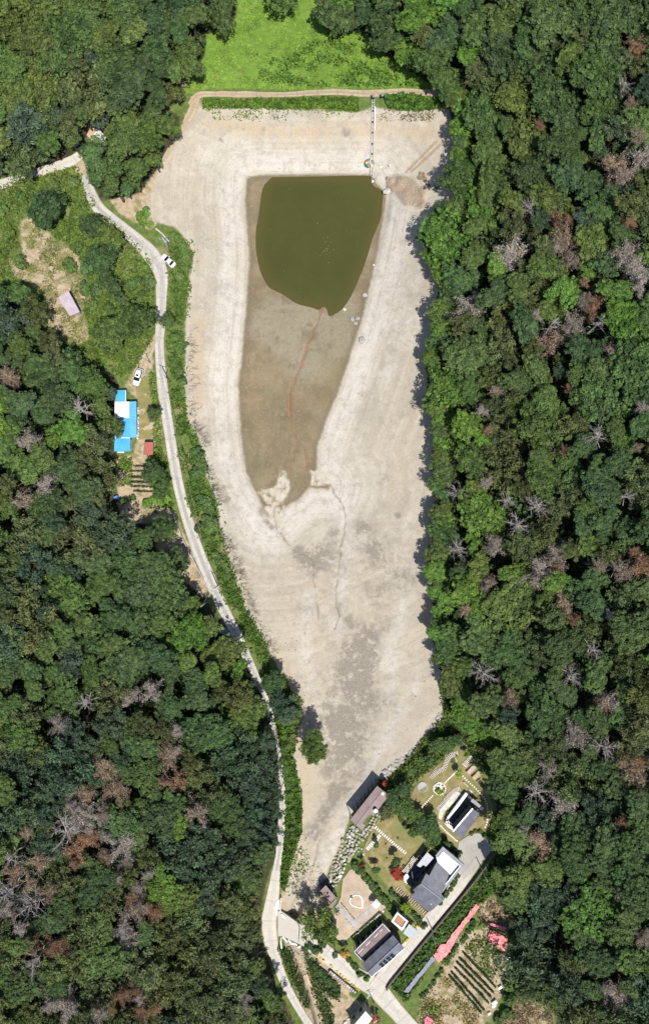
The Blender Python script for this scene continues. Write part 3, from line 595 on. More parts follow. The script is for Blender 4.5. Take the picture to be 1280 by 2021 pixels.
def crown_withered(seed):
    """dead pine: clumps of fine dry twigs and needles along drooping boughs"""
    rng = np.random.default_rng(seed); segs = dead_segs(rng, int(rng.integers(13, 22)), .011, 6)
    v, f = sticks(segs, rng); tips = np.array([s[1] for s in segs]); m = 2600; k = rng.integers(len(tips), size=m)
    c = tips[k] * rng.uniform(.75, 1.02, (m, 1)) + rng.normal(size=(m, 3)) * .06
    v2, f2 = quads(c, rng.normal(size=(m, 3)) + [0, 0, .5], rng.uniform(.012, .024, m), 2.8, rng)
    sq = rng.uniform(.72, 1.0); V = np.vstack([v, v2]); V[:, 0] *= sq
    t = np.clip(rng.normal(.45, .2, m) - .35 * (rng.random(m) < .25), 0, 1)
    return np_mesh('withered_crown', V, np.vstack([f, f2 + len(v)]), LEAF, {'tint': np.r_[np.full(len(v), .62), np.repeat(t, 4)]})
def trunk_mesh(seed):
    rng = random.Random(seed); mb = MB(); p = [Vector((0, 0, -.06))]
    for i in range(1, 6): p.append(Vector((rng.uniform(-.03, .03) * i * .5, rng.uniform(-.03, .03) * i * .5, i * .16)))
    mb.tube(p, [.036, .03, .026, .021, .015, .008], 7)
    for i in range(6):
        a = i * 1.05 + rng.uniform(0, .6); b = p[2 + i % 3]; ln = rng.uniform(.16, .26)
        mb.tube([b, b + Vector((math.cos(a) * ln * .5, math.sin(a) * ln * .5, ln * .45)), b + Vector((math.cos(a) * ln, math.sin(a) * ln, ln * .8))], [.013, .009, .004], 5)
    me = bpy.data.meshes.new('trunk'); me.from_pydata(mb.v, [], mb.f); me.materials.append(BARK); me.polygons.foreach_set('use_smooth', [True] * len(me.polygons)); return me
BROAD = [crown_broad(100 + i, 165 + 12 * (i % 4), 27, (.07, .15), (.028, .050), .7, 5 + i % 4) for i in range(10)]
BROADBIG = [crown_broad(140 + i, 270, 26, (.05, .11), (.019, .036), .62, 7 + i % 3) for i in range(6)]
PINE = [crown_pine(200 + i) for i in range(7)]
DEAD = [crown_dead(300 + i, 11 + i, 4) for i in range(5)]
WITHER = [crown_withered(320 + i) for i in range(9)]
SHRUB = [crown_broad(400 + i, 42, 26, (.18, .34), (.07, .13), .85, 3) for i in range(5)]
TRUNK = [trunk_mesh(i) for i in range(4)]
GREENS = {'dark': (.054, .098, .037), 'mid': (.067, .118, .037), 'warm': (.084, .134, .037), 'bright': (.092, .180, .034), 'pine': (.092, .126, .052), 'blue': (.058, .098, .060), 'lime': (.16, .25, .03), 'olive': (.080, .106, .042)}
def jit(c, a=.16):
    k = random.uniform(1 - a, 1 + a); return (c[0] * k * random.uniform(.9, 1.12), c[1] * k, c[2] * k * random.uniform(.85, 1.15), 1)
def drab(c, a=.18):
    k = random.uniform(1 - a, 1 + a); return (c[0] * k, c[1] * k, c[2] * k, 1)
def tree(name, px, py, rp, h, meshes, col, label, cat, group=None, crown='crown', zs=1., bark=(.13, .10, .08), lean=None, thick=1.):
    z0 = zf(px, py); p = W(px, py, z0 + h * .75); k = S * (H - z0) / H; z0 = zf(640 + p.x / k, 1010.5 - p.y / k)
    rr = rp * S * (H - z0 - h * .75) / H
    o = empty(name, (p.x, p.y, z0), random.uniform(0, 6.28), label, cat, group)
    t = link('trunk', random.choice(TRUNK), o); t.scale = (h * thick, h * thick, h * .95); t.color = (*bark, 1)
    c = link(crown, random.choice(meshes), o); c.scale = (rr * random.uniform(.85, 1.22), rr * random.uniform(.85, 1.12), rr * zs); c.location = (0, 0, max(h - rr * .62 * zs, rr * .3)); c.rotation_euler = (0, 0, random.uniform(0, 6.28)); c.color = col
    return o
def shrub(px, py, rp, col, label, group=None, name='shrub', cat='shrub', h=1., hz=0.):
    z0 = zf(px, py); k = S * (H - z0) / H; rr = rp * k; o = empty(name, G(px, py), random.uniform(0, 6.28), label, cat, group)
    c = link('foliage', random.choice(SHRUB), o); c.scale = (rr, rr, rr * h); c.location = (0, 0, rr * .3 * h); c.color = col
    mb = MB(); [mb.tube([(0, 0, -.1), (.25 * rr * math.cos(a), .25 * rr * math.sin(a), rr * .5 * h)], [.05, .02], 4) for a in (0, 2.1, 4.2)]; mb.build('stem', BARK, o, color=(.1, .08, .06))
    return o

# ---------------- forests: outlines are the crown edges seen in the photo
F_MEADOW = [(60,395),(130,380),(180,420),(240,430),(270,500),(300,590),(312,640),(300,670),(240,735),(190,690),(180,640),(165,600),(160,520),(130,480)]
TREES = []
def can(px, py, r, k=.72):
    for (x, y, q) in TREES:
        if abs(x - px) < 110 and math.hypot(x - px, y - py) < k * (r + q): return False
    return True
def place(zone, x, y):
    if zone == 'R':
        w = next(t for q, t in ((250, 'above the dam track end'), (650, 'opposite the pond'), (1000, 'opposite the mud flat'), (1400, 'along the dry tail of the bed'), (1720, 'behind the garden cabin'), (9999, 'beyond the crop field')) if y < q); p = F_RIGHT
    elif zone == 'L':
        w = next(t for q, t in ((900, 'behind the blue house'), (1200, 'downhill of the vegetable plot'), (1500, 'uphill of the shaded road'), (9999, 'uphill of the bridge')) if y < q); p = F_LEFT
    elif zone == 'T': w = 'in the wood along the village road'; p = F_TOPLEFT
    else: w = 'in the clump at the foot of the dam ramp'; p = F_CLUMP
    d = float(sdf(np.array([x]), np.array([y]), p)[0])
    return ('at the forest edge ' if d < 60 else 'deep in the forest ' if d > 220 else 'inside the forest ') * (zone in 'RL') + w
NAMES = {'dark': 'dark green broadleaf tree', 'mid': 'mid green broadleaf tree', 'warm': 'yellowish green broadleaf tree', 'bright': 'bright green broadleaf tree', 'pine': 'olive green pine tree', 'blue': 'blue green pine tree', 'olive': 'dull olive pine tree'}
def forest_tree(kind, zone, px, py, r):
    w = place(zone, px, py); g = w; sz = 'large ' if r > 33 else 'small ' if r < 21 else ''; pine = kind in ('pine', 'blue', 'olive'); TREES.append((px, py, r))
    lab = f'{sz}{NAMES[kind]} {w}'
    small = r < 19; ed = zone == 'R' and float(sdf(np.array([px]), np.array([py]), F_RIGHT)[0]) < 55 and px < 960; nm = 'understorey_tree' if small else None
    if pine: tree(nm or 'pine_tree', px, py, r * 1.16, random.uniform(7.8, 11.4) - 2. * small, PINE, jit(GREENS[kind]), lab, 'pine tree', f'{sz}{kind} pines, {g}', bark=(.16, .09, .06), zs=.9)
    else: tree(nm or ('light_broadleaf_tree' if kind in ('warm', 'bright') else 'broadleaf_tree'), px, py, r * 1.14, random.uniform(6.2, 7.8) if ed else random.uniform(7.6, 11.2) + r * .04 - 2. * small, BROADBIG if r > 34 else BROAD, jit(GREENS[kind]), lab, 'tree', f'{sz}{kind} broadleaf trees, {g}', zs=.8)
def dead_tree(px, py, r, rust, zone):
    w = place(zone, px, py); g = w; TREES.append((px, py, r * .8))
    if rust: tree('withered_pine', px, py, r, random.uniform(9.6, 11.4), WITHER, drab((.30, .195, .13), .22), f'rust brown withered pine {w}', 'dead pine', f'rust brown pines, {g}', bark=(.2, .14, .1))
    elif random.random() < .8: tree('dead_pine', px, py, r, random.uniform(9.8, 11.8), WITHER, drab([(.37, .345, .33), (.35, .32, .30), (.34, .29, .25), (.33, .26, .20)][random.randrange(4)], .15), f'ash grey twiggy dead pine {w}', 'dead pine', f'ash grey pines, {g}', bark=(.33, .29, .27))
    else:
        o = tree('bare_tree', px, py, r * 1.1, random.uniform(10.5, 12.5), DEAD, drab((.36, .335, .32), .12), f'bare white branched dead tree {w}', 'dead tree', f'bare dead trees, {g}', crown='bare_branches', bark=(.4, .36, .33))
GREY = [(180,1640),(215,1690),(230,1730),(60,1740),(30,1800),(20,1700),(100,1760),(250,1860),(100,1980),(150,1590),(172,1565),(205,1600),(340,1480),(255,1380),(1235,170),(1240,210),(1250,268),(1230,350),(1272,300),(1215,330),(1100,490),(1120,470),(1050,408),(1130,510),(1250,530),(1010,498),(1190,560),(1160,600),(1100,672),(1190,640),(1090,640),(1215,700),(1060,622),(1240,500),(1265,560),(930,600),(950,810),(985,770),(1130,640),(900,968),(1000,985),(960,948),(1060,1000),(1020,1030),(900,1082),(1100,1100),(1180,1120),(960,1160),(920,1200),(1200,1212),(1120,1180),(1240,980),(1255,880),(1270,800),(1130,1330),(1170,1280),(955,1330),(1000,1380),(1200,1380),(1080,1512),(1060,1562),(1110,1592),(1200,1480),(1250,1520),(1068,1662),(1040,1640),(1140,1450),(1220,1762),(1270,1850),(1160,1900),(1210,1960),(1060,1130),(980,1080),(1225,1130),(1180,860),(15,745),(160,802),(60,872),(90,960),(40,982),(170,1390),(270,1372),(302,1368),(330,1500),(320,1540),(222,1560),(210,1512),(190,1622),(130,1640),(250,1700),(290,1722),(270,1745),(82,1702),(62,1790),(20,1762),(40,1832),(240,1832),(262,1805),(70,1902),(280,1962),(200,2000),(130,1982),(480,1980),(110,1432),(390,1602),(205,1650),(235,1660),(160,1610),(30,1720),(10,1790),(350,1440),(140,1560),(60,1640)]
RUSTS = [(1098,428),(1118,438),(1125,765),(1090,1120),(1250,1088),(1265,1120),(1210,712),(1150,560),(962,850),(1130,1222),(1110,890),(1260,1500),(1232,1622),(150,1678),(146,1704),(110,1862),(172,1660),(262,1772),(300,1800),(265,1948),(238,1965),(280,2000),(62,1862),(342,1542),(1195,1390),(1170,610),(1240,440),(1060,250),(1255,90),(1280,1110),(120,1880),(225,1985),(310,1985)]
for (x, y) in GREY: dead_tree(x + random.uniform(-5, 5), y + random.uniform(-5, 5), random.choice((17, 22, 27, 33, 40)) * random.uniform(.9, 1.1), False, 'R' if x > 640 else 'L')
for (x, y) in RUSTS: dead_tree(x, y, random.choice((15, 19, 24, 32)) * random.uniform(.9, 1.1), True, 'R' if x > 640 else 'L')
# single trees that stand out
SPECIAL = [(892,462,54,'bright','broad shouldered bright green tree jutting into the shore below the spoil heap'),(884,760,44,'bright','light green tree overhanging the shore halfway along the bed'),(905,345,38,'mid','dappled grey green tree behind the spoil heap'),
 (90,412,42,'dark','solitary round dark green tree in the meadow by the road fork'),(205,512,33,'dark','tall dark green tree between the meadow scrub and the road bend'),(226,470,27,'warm','yellow green tree beside the road bend'),(182,442,24,'dark','small dark tree above the sandy clearing'),(215,560,26,'dark','dark tree above the lilac shed'),
 (262,636,42,'mid','wide green tree overhanging the road by the parking track'),(212,650,34,'warm','low spreading tree behind the lilac shed'),(333,632,13,'mid','small round tree on the lake side of the road'),
 (370,112,36,'warm','rounded olive tree at the corner of the grass slope'),(435,28,34,'dark','dark tree at the head of the grass slope'),(345,180,21,'olive','small olive tree beside the dam ramp'),(560,-6,34,'warm','bronze green tree jutting over the top of the grass slope'),(645,36,34,'mid','tree standing out at the edge of the grass slope'),
 (120,215,30,'blue','blue green tree above the village road'),(190,238,22,'blue','grey green tree above the concrete yard'),
 (320,1045,26,'dark','dark glossy tree below the vegetable plot'),(350,1105,22,'dark','small dark tree on the bank beside the road'),(305,930,26,'dark','dark bushy tree beside the red roofed shed'),(320,970,18,'mid','leafy fruit tree at the end of the vegetable rows'),
 (302,818,13,'mid','round garden tree on the blue house lawn'),(218,838,26,'mid','green tree leaning over the blue roof'),(211,778,17,'blue','blue green tree at the corner of the blue roof'),
 (548,1345,26,'dark','dark tree where the road meets the bed'),(560,1395,30,'blue','blue green pine between the road and the bed'),(583,1385,16,'warm','yellow green tree at the edge of the bed'),
 (629,1822,33,'warm','large feathery tree beside the bridge'),(1000,40,40,'warm','large yellow green crown above the dam end'),(1040,280,46,'warm','very large warm green crown high on the slope'),(760,60,38,'dark','dark tree lining the grass slope'),(860,120,38,'mid','tall tree by the end of the dam track')]
for (x, y, r, k, lab) in SPECIAL:
    TREES.append((x, y, r)); pine = k in ('blue',) and r > 25
    tree('pine_tree' if pine else 'broadleaf_tree', x, y, r * 1.08, (7.5 if 'feathery' in lab else 4. + r * .16 if r < 36 else 11.), PINE if pine or 'feathery' in lab else (BROADBIG if r > 34 else BROAD), jit(tuple(q * (1.25 if 'feathery' in lab else 1.) for q in GREENS[k]), .06), lab, 'pine tree' if pine else 'tree')
PATCH = {k: [(random.gauss(0, .012), random.gauss(0, .012), random.uniform(0, 6.28)) for _ in range(6)] for k in ('dark', 'mid', 'warm', 'bright', 'pine', 'blue', 'olive')}
def patchy(kd, wt, x, y):
    return [w * math.exp(1.1 * sum(math.sin(a * x + b * y + p) for a, b, p in PATCH[k])) for k, w in zip(kd, wt)]
def fill(poly, zone, tries, kinds, rr, k=.68, pad=.75):
    P = np.array(poly); xs = RNG.uniform(P[:, 0].min(), P[:, 0].max(), tries); ys = RNG.uniform(P[:, 1].min(), P[:, 1].max(), tries); s = sdf(xs, ys, poly)
    for x, y, d in zip(xs, ys, s):
        if x < -25 or x > 1305 or y < -25 or y > 2046: continue
        kd, wt = kinds(x, y) if callable(kinds) else kinds; r = random.uniform(*rr)
        if d < r * pad: continue
        if can(x, y, r, k): forest_tree(random.choices(kd, patchy(kd, wt, x, y))[0], zone, x, y, r)
BR = ('dark', 'mid', 'warm', 'bright'); PN = ('pine', 'blue', 'olive')
def kR(x, y):
    if x < 960 and y < 1350: return BR + PN, (2, 5, 2, 2.5, .5, .2, 0)
    if y < 330: return BR + PN, (4, 4, 3, .4, 1, .8, .2)
    return BR + PN, (3, 3, 1.2, .5, 2.5, 1, 1)
def kRs(x, y): return (BR + PN, (3, 3, 2, 2, 1, .3, 0)) if x < 960 and y < 1350 else (BR + PN, (1.5, 1.5, .6, .4, 4.5, 1.2, 2))
kT = (BR + PN, (3, 5, 5, .4, .3, 1, 0)); kL1 = (BR + PN, (2, 4, 3, 1, 1.2, .4, .4))
def kL(x, y): return kL1 if y < 1300 else (BR + PN, (2, 2, 1.4, .4, 4, 1, 2))
_e = spline([p + (0,) for p in F_RIGHT[6:26]], 21.)
for x, y, _ in _e:
    r = random.uniform(19, 30); x += r * .98 + random.uniform(-3, 3)
    if can(x, y, r, .42): forest_tree(random.choices(('dark', 'mid', 'warm', 'bright'), (1.5, 4, 1.5, 3))[0], 'R', x, y, r)
fill(F_RIGHT, 'R', 260, kR, (44, 58), .75); fill(F_TOPLEFT, 'T', 90, kT, (42, 54), .75); fill(F_LEFT, 'L', 160, kL, (40, 52), .75)
fill(F_RIGHT, 'R', 2600, kR, (27, 40)); fill(F_TOPLEFT, 'T', 900, kT, (26, 40)); fill(F_CLUMP, 'C', 300, kT, (22, 34)); fill(F_LEFT, 'L', 2200, kL, (26, 38))
fill(F_RIGHT, 'R', 5000, kRs, (19, 27), .67, .55); fill(F_TOPLEFT, 'T', 1200, kT, (19, 26), .64, .55); fill(F_LEFT, 'L', 4000, kL, (19, 26), .68, .55)
fill(F_RIGHT, 'R', 1500, kRs, (11, 18), .7, .5); fill(F_TOPLEFT, 'T', 500, kT, (11, 18), .66, .5); fill(F_CLUMP, 'C', 400, kT, (12, 18), .66, .5); fill(F_LEFT, 'L', 1200, kL, (11, 18), .7, .5)
print('TREES', len(TREES))

# ---------------- ground cover: leaves scattered over outlines, one object each
def scatter(name, polys, dens, size, hgt, col, label, cat, excl=(), clump=.0, asp=1.6, flat=.6, pad=0., edge=6.):
    X, Y = [], []
    for p in polys:
        P = np.array(p, float); lo = np.maximum(P.min(0), [-60, -60]); hi = np.minimum(P.max(0), [1340, 2080]); n = int(np.prod(hi - lo) * dens)
        if n < 1: continue
        x = RNG.uniform(lo[0], hi[0], n); y = RNG.uniform(lo[1], hi[1], n); s = sdf(x, y, p); ok = s + RNG.normal(size=n) * edge * .5 > pad
        X.append(x[ok]); Y.append(y[ok])
    x = np.concatenate(X); y = np.concatenate(Y)
    for e in excl:
        ok = sdf(x, y, e) + RNG.normal(size=len(x)) * 1.5 < -3.5; x, y = x[ok], y[ok]
    if clump:     # patchy: keep where a sum of random bumps is high
        kx = RNG.uniform(x.min(), x.max(), 60); ky = RNG.uniform(y.min(), y.max(), 60); f = np.zeros(len(x))
        for a, b, ph in zip(RNG.normal(size=24) * .09, RNG.normal(size=24) * .09, RNG.uniform(0, 6.28, 24)): f += np.sin(a * x + b * y + ph)
        ok = f / 3.4 + RNG.normal(size=len(x)) * .5 > (clump * 2 - 1.4); x, y, f = x[ok], y[ok], f[ok]
    else: f = np.zeros(len(x))
    n = len(x); lump = np.zeros(n)
    for a, b, ph in zip(RNG.normal(size=18) * .22, RNG.normal(size=18) * .22, RNG.uniform(0, 6.28, 18)): lump += np.sin(a * x + b * y + ph)
    lump = .5 + .5 * np.tanh(lump / 3.)
    c = Gn(x, y); c[:, 2] += RNG.uniform(.05, 1, n) * hgt * (.25 + .95 * lump); nr = RNG.normal(size=(n, 3)) * flat + [0, 0, .8]
    v, q = quads(c, nr, RNG.uniform(*size, n), asp)
    t = np.clip(.25 + .4 * lump + RNG.normal(size=n) * .17, 0, 1)
    o = link(name, np_mesh(name, v, q, LEAF, {'tint': np.repeat(t, 4)})); o.color = (*col, 1); tag(o, label, cat, kind='stuff'); return o
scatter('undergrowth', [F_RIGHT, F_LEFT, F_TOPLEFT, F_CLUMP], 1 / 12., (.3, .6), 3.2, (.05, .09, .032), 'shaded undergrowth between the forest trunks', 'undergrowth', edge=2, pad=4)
scatter('grass', [LUSH_P], 1 / 2.2, (.08, .17), .2, (.18, .30, .05), 'bright green grass covering the outer dam slope', 'grass', edge=5)
scatter('tall_weeds', [[(500,110),(560,120),(620,80),(700,90),(780,140),(830,172),(700,172),(600,172),(520,165)]], 1 / 5., (.2, .42), 1.1, (.085, .175, .03), 'darker knee high weeds on the outer dam slope', 'weeds', clump=.72)
scatter('dam_crest_weeds', [DAMSTRIP], 1 / 1.6, (.16, .34), .9, (.088, .165, .025), 'leafy weed strip along the dam crest track', 'weeds', edge=3)
scatter('dam_crest_weeds', [DAMSTRIP2], 1 / 1.4, (.2, .42), 1.3, (.07, .15, .025), 'dense dark weed patch beside the sluice rails', 'weeds', edge=3)
scatter('pioneer_weeds', [[(405,212),(560,216),(700,220),(690,238),(560,236),(420,240)],[(570,1660),(600,1650),(610,1700),(590,1760),(566,1770)]], 1 / 6., (.12, .26), .3, (.12, .19, .04), 'scattered pioneer weeds on the upper dry bed', 'weeds', clump=.62)
ROADSTRIP = GRASSY[3]
scatter('roadside_weeds', [ROADSTRIP], 1 / 1.8, (.15, .34), .9, (.078, .145, .028), 'weedy verge between the concrete road and the dry bed', 'weeds', edge=12, clump=.40, pad=7, excl=[[(365,640),(400,640),(400,720),(372,720)]])
scatter('roadside_weeds', [GRASSY[4], [(530,1340),(560,1330),(588,1400),(582,1480),(562,1500),(548,1440)]], 1 / 1.8, (.16, .36), .9, (.07, .14, .022), 'weedy verge along the narrow end of the bed', 'weeds', edge=4)
scatter('meadow_scrub', [MEADOW], 1 / 2.6, (.15, .32), .7, (.105, .17, .035), 'green scrub meadow round the sandy clearing', 'scrub', excl=[SOIL[0]], clump=.25)
scatter('clearing_grass', [SOIL[0]], 1 / 2.2, (.1, .22), .25, (.165, .195, .06), 'thin grass on the sandy clearing', 'grass', clump=.36)
scatter('bank_scrub', [[(745,1540),(775,1530),(870,1415),(905,1440),(895,1470),(875,1490),(850,1515),(815,1540),(800,1580),(770,1575)],[(865,1340),(900,1420),(940,1470),(960,1520),(940,1500),(880,1430)]], 1 / 2.2, (.16, .36), 1.2, (.078, .125, .03), 'scrubby bank above the riprap beside the garden', 'scrub', edge=4)
TARPS = [[(937.5,1781),(945,1786.5),(930,1806),(915,1825),(902,1844),(883,1879),(864,1897),(854,1882),(868,1861),(879,1859),(894,1836),(916,1809)],[(852,1884),(858,1890.6),(840,1912),(804,1957),(795,1955),(822,1922)],[(965.6,1833),(980,1838),(999,1851),(999,1870),(992,1875.6),(979,1864),(966,1858),(961,1848)]]
scatter('slope_weeds', [[(972,1690),(990,1740),(940,1790),(905,1830),(870,1870),(800,1975),(772,1945),(860,1840)],[(975,1600),(1000,1660),(985,1700),(960,1650)]], 1 / 1.9, (.18, .4), 1.0, (.068, .135, .026), 'green slope below the driveway wall', 'weeds', edge=4, excl=TARPS)
scatter('field_weeds', [[(940,1845),(965,1835),(990,1870),(985,1920),(970,1940),(915,1868)],[(830,1975),(850,1965),(862,1985),(880,2040),(830,2040)],[(870,1900),(905,1850),(920,1840),(880,1910)]], 1 / 4., (.14, .3), .5, (.10, .16, .035), 'rough green weeds at the edge of the crop field', 'weeds', clump=.35, excl=TARPS)
scatter('creek_weeds', [[(548,1860),(562,1900),(604,1990),(612,1985),(575,1880)],[(600,1880),(625,1895),(672,1950),(668,1975),(640,1960),(612,1925)],[(612,1930),(650,1980),(660,2030),(640,2030),(620,1960)]], 1 / 2.6, (.16, .34), .9, (.06, .105, .028), 'weeds along the creek below the bridge', 'weeds')
scatter('yard_weeds', [[(232,905),(262,900),(262,960),(240,960)],[(300,985),(325,985),(335,1005),(290,1005)],[(292,745),(306,742),(315,850),(322,905),(306,880),(300,780)],[(305,880),(330,905),(335,970),(345,1000),(320,1000),(300,950)]], 1 / 2.6, (.14, .3), .7, (.10, .17, .03), 'leafy garden weeds round the blue roofed house', 'weeds')
scatter('dry_grass', [SOIL[-1], SOIL[-2]], 1 / 2.2, (.12, .26), .35, (.24, .20, .12), 'dry brown grass on the rough clearings beside the crop field', 'grass', edge=8)
scatter('straw', [[(828,1975),(872,1915),(885,1930),(948,2000),(930,2040),(825,2040)]], 1 / 3., (.12, .28), .3, (.30, .27, .12), 'straw and withered leaves over the lower crop field', 'straw', clump=.3)
scatter('sluice_weeds', [[(690,212),(860,216),(850,240),(740,240)]], 1 / 5., (.1, .22), .25, (.16, .15, .07), 'dry stubble on the dam face beside the sluice rails', 'weeds', clump=.4)

# ------------------------------------------------------------------ buildings
def ribs(mb, f, a0, a1, b0, b1, n, w=.10, h=.06):
    """raised seams between edge a0-a1 and edge b0-b1 on plane f (pixel corners)"""
    for i in range(n + 1):
        t = i / n; p = f(a0[0] + (a1[0] - a0[0]) * t, a0[1] + (a1[1] - a0[1]) * t); q = f(b0[0] + (b1[0] - b0[0]) * t, b0[1] + (b1[1] - b0[1]) * t)
        u = Vector((0, 0, h * .5 + .004)); mb.beam(p + u, q + u, w, h)
def roof_part(t, name, f, poly, mat, thick=.18, label=None):
    o = MB().prism([f(*p) for p in poly], thick).build(name, mat, t.o)
    if label: o['label'] = label
    return o
def seam_part(t, f, a0, a1, b0, b1, n, mat, parent=None, w=.1, h=.06, name='roof_seam'):
    mb = MB(); ribs(mb, f, a0, a1, b0, b1, n, w, h); o = mb.build(name, mat, parent or t.o); o['kind'] = 'stuff'; return o
def walls(t, pts, mat, zb=-1.2, name='wall', shrink=.5):
    """walls under a roof outline: pts local 3-D roof points, pulled in from the eaves"""
    c = sum((Vector(p) for p in pts), Vector()) / len(pts); q = []
    for p in pts:
        d = Vector(p) - c; L = math.hypot(d.x, d.y); k = max(.2, 1 - shrink * 1.35 / L); q.append((c.x + d.x * k, c.y + d.y * k, p[2] - .2))
    return MB().wallprism(q, zb).build(name, mat, t.o), q
def openings(t, a, b, n, z0, z1, wd, mat=None, name='window', wallo=None, frame=True):
    """n framed panes proud of the wall line a-b"""
    a, b = Vector(a), Vector(b); d = (b - a); L = math.hypot(d.x, d.y); rz = math.atan2(d.y, d.x)
    for i in range(n):
        p = a + d * ((i + .5) / n); fr = MB().box((p.x, p.y, (z0 + z1) / 2), (wd + .16, .14, z1 - z0 + .16), rz).build(name, m_steel, t.o)
        MB().box((p.x, p.y, (z0 + z1) / 2), (wd, .20, z1 - z0), rz).build('pane', m_glass, fr)

def build_blue_house():
    t = Thing('blue_house', 245, 830, 'long farmhouse under bright blue sheet roofs with one white bay', 'house', axis=((228, 792), (229.6, 890)))
    f1 = t.plane([(230.7,769.7,3.),(248,769.7,2.9),(228,792,3.)]); f2 = t.plane([(228,792.6,3.5),(255.2,792.6,3.1),(228,825,3.5)]); f3 = t.plane([(229,825.3,3.4),(256,825.3,3.),(229,863,3.4)]); f4 = t.plane([(229.6,864,3.1),(257.4,864,2.8),(225.3,890.6,3.1)]); f5 = t.plane([(255.6,792.6,2.95),(269.4,792,2.5),(256.3,863.4,2.95)])
    a = roof_part(t, 'roof', f1, [(230,769.7),(248,769.7),(248,792.2),(227.5,792.2)], m_blue); seam_part(t, f1, (230,770.5),(227.5,791.5),(248,770.5),(248,791.5), 7, m_blue2, a, .12, .05)
    b = roof_part(t, 'roof', f2, [(227,792.6),(255.2,792.6),(255.2,825.0),(226,825.0)], m_white, label='white sheet roof bay'); seam_part(t, f2, (227,793),(226,824.6),(255,793),(255,824.6), 10, m_white, b, .1, .04)
    c = roof_part(t, 'roof', f3, [(226,825.4),(255.9,825.4),(256.5,863.2),(226,863.2)], m_blue); seam_part(t, f3, (226,826),(226,863),(255.8,826),(256.3,863), 11, m_blue2, c, .12, .05)
    d = roof_part(t, 'roof', f4, [(227,864),(257.4,864),(257.4,890.6),(225.3,890.6)], m_blue); seam_part(t, f4, (227,864.6),(225.5,890),(257.2,864.6),(257.2,890), 8, m_blue2, d, .12, .05)
    e = roof_part(t, 'awning', f5, [(255.6,792.6),(269.4,792),(270,863.4),(256.3,863.4)], m_blue2, .1, 'pale blue corrugated awning'); seam_part(t, f5, (256,793),(256.6,863),(269.3,793),(269.8,863), 24, m_blue, e, .09, .05)
    for p in ([f1(230,770),f1(247.5,770),f1(247.5,792),f1(228,792)], [f2(228,793),f2(255,793),f3(255.5,863),f3(228,863)], [f4(229,864),f4(257,864),f4(257,890),f4(227,890)]):
        zz = min(q.z for q in p); walls(t, [(q.x, q.y, zz) for q in p], m_concw, shrink=.35)
    mb = MB()
    for i in range(7): q = f5(269, 794 + i * 11.4); mb.box((q.x, q.y, q.z / 2 - .4), (.09, .09, q.z + .7)).build('awning_post', m_steel, t.o); mb = MB()
    p0, p1 = f1(248.6, 770), f1(248.6, 792); MB().beam(p0, p1, .15, .12).build('gutter', m_white, t.o); p0, p1 = f4(228, 864), f4(257, 864); MB().beam(p0 + Vector((0, 0, .1)), p1 + Vector((0, 0, .1)), .2, .1).build('ridge_cap', m_white, t.o)
    MB().prism([t.L(226,891.5,.5), t.L(245,891.5,.5), t.L(245,893.5,.5), t.L(226,893.5,.5)], .5).build('door_step', m_white, t.o)
    for i in range(13):
        y = 806 + i * 4.9
        if i in (3,): continue
        tag(MB().disc((0, 0, .25), .34, .45, 9).build('stone_edging_block', m_slab, loc=G(272.6 + random.uniform(-.4, .4), y)), 'pale round block in the row beside the blue awning', 'edging stone', 'blocks lining the blue house lawn')
build_blue_house()
def build_shed_red():
    t = Thing('red_shed', 293, 886, 'small garden shed with flat rust red sheet roof', 'shed', axis=((285,872.7),(302,872.7)))
    f = t.plane([(285,872.7,2.7),(302,872.7,2.5),(283,897.7,2.7)]); a = roof_part(t, 'roof', f, [(285.2,872.7),(302,872.7),(302.2,897.7),(283,897.7)], m_rust, .14); seam_part(t, f, (285,873),(302,873),(283.2,897.4),(302,897.4), 9, m_rust, a, .06, .05)
    w, q = walls(t, [f(286,874),f(301,874),f(301,896.5),f(284.5,896.5)], m_concw, shrink=.3); openings(t, q[0], q[1], 1, -.1, 1.7, .8, name='door')
build_shed_red()
def build_shed_lilac():
    t = Thing('lilac_shed', 137, 600, 'lilac corrugated metal shed standing on the sandy clearing', 'shed', axis=((136,575),(157.8,615.6)))
    f = t.plane([(136,575,2.9),(157.8,615.6,2.9),(115.6,587.5,2.7)]); a = roof_part(t, 'roof', f, [(136,575),(157.8,615.6),(137.5,623.4),(115.6,587.5)], m_lilac, .12); seam_part(t, f, (136,575),(157.6,615.4),(116,587.6),(137.6,623.2), 18, M('lilac_seam', (.52, .45, .50), .5, .1), a, .12, .06)
    w, q = walls(t, [f(136.5,577),f(156,615),f(138.5,621.5),f(118,588)], M('shed_steel', (.40, .36, .38), .6, .12), shrink=.25); openings(t, q[0], q[1], 2, .8, 1.7, .9)
build_shed_lilac()
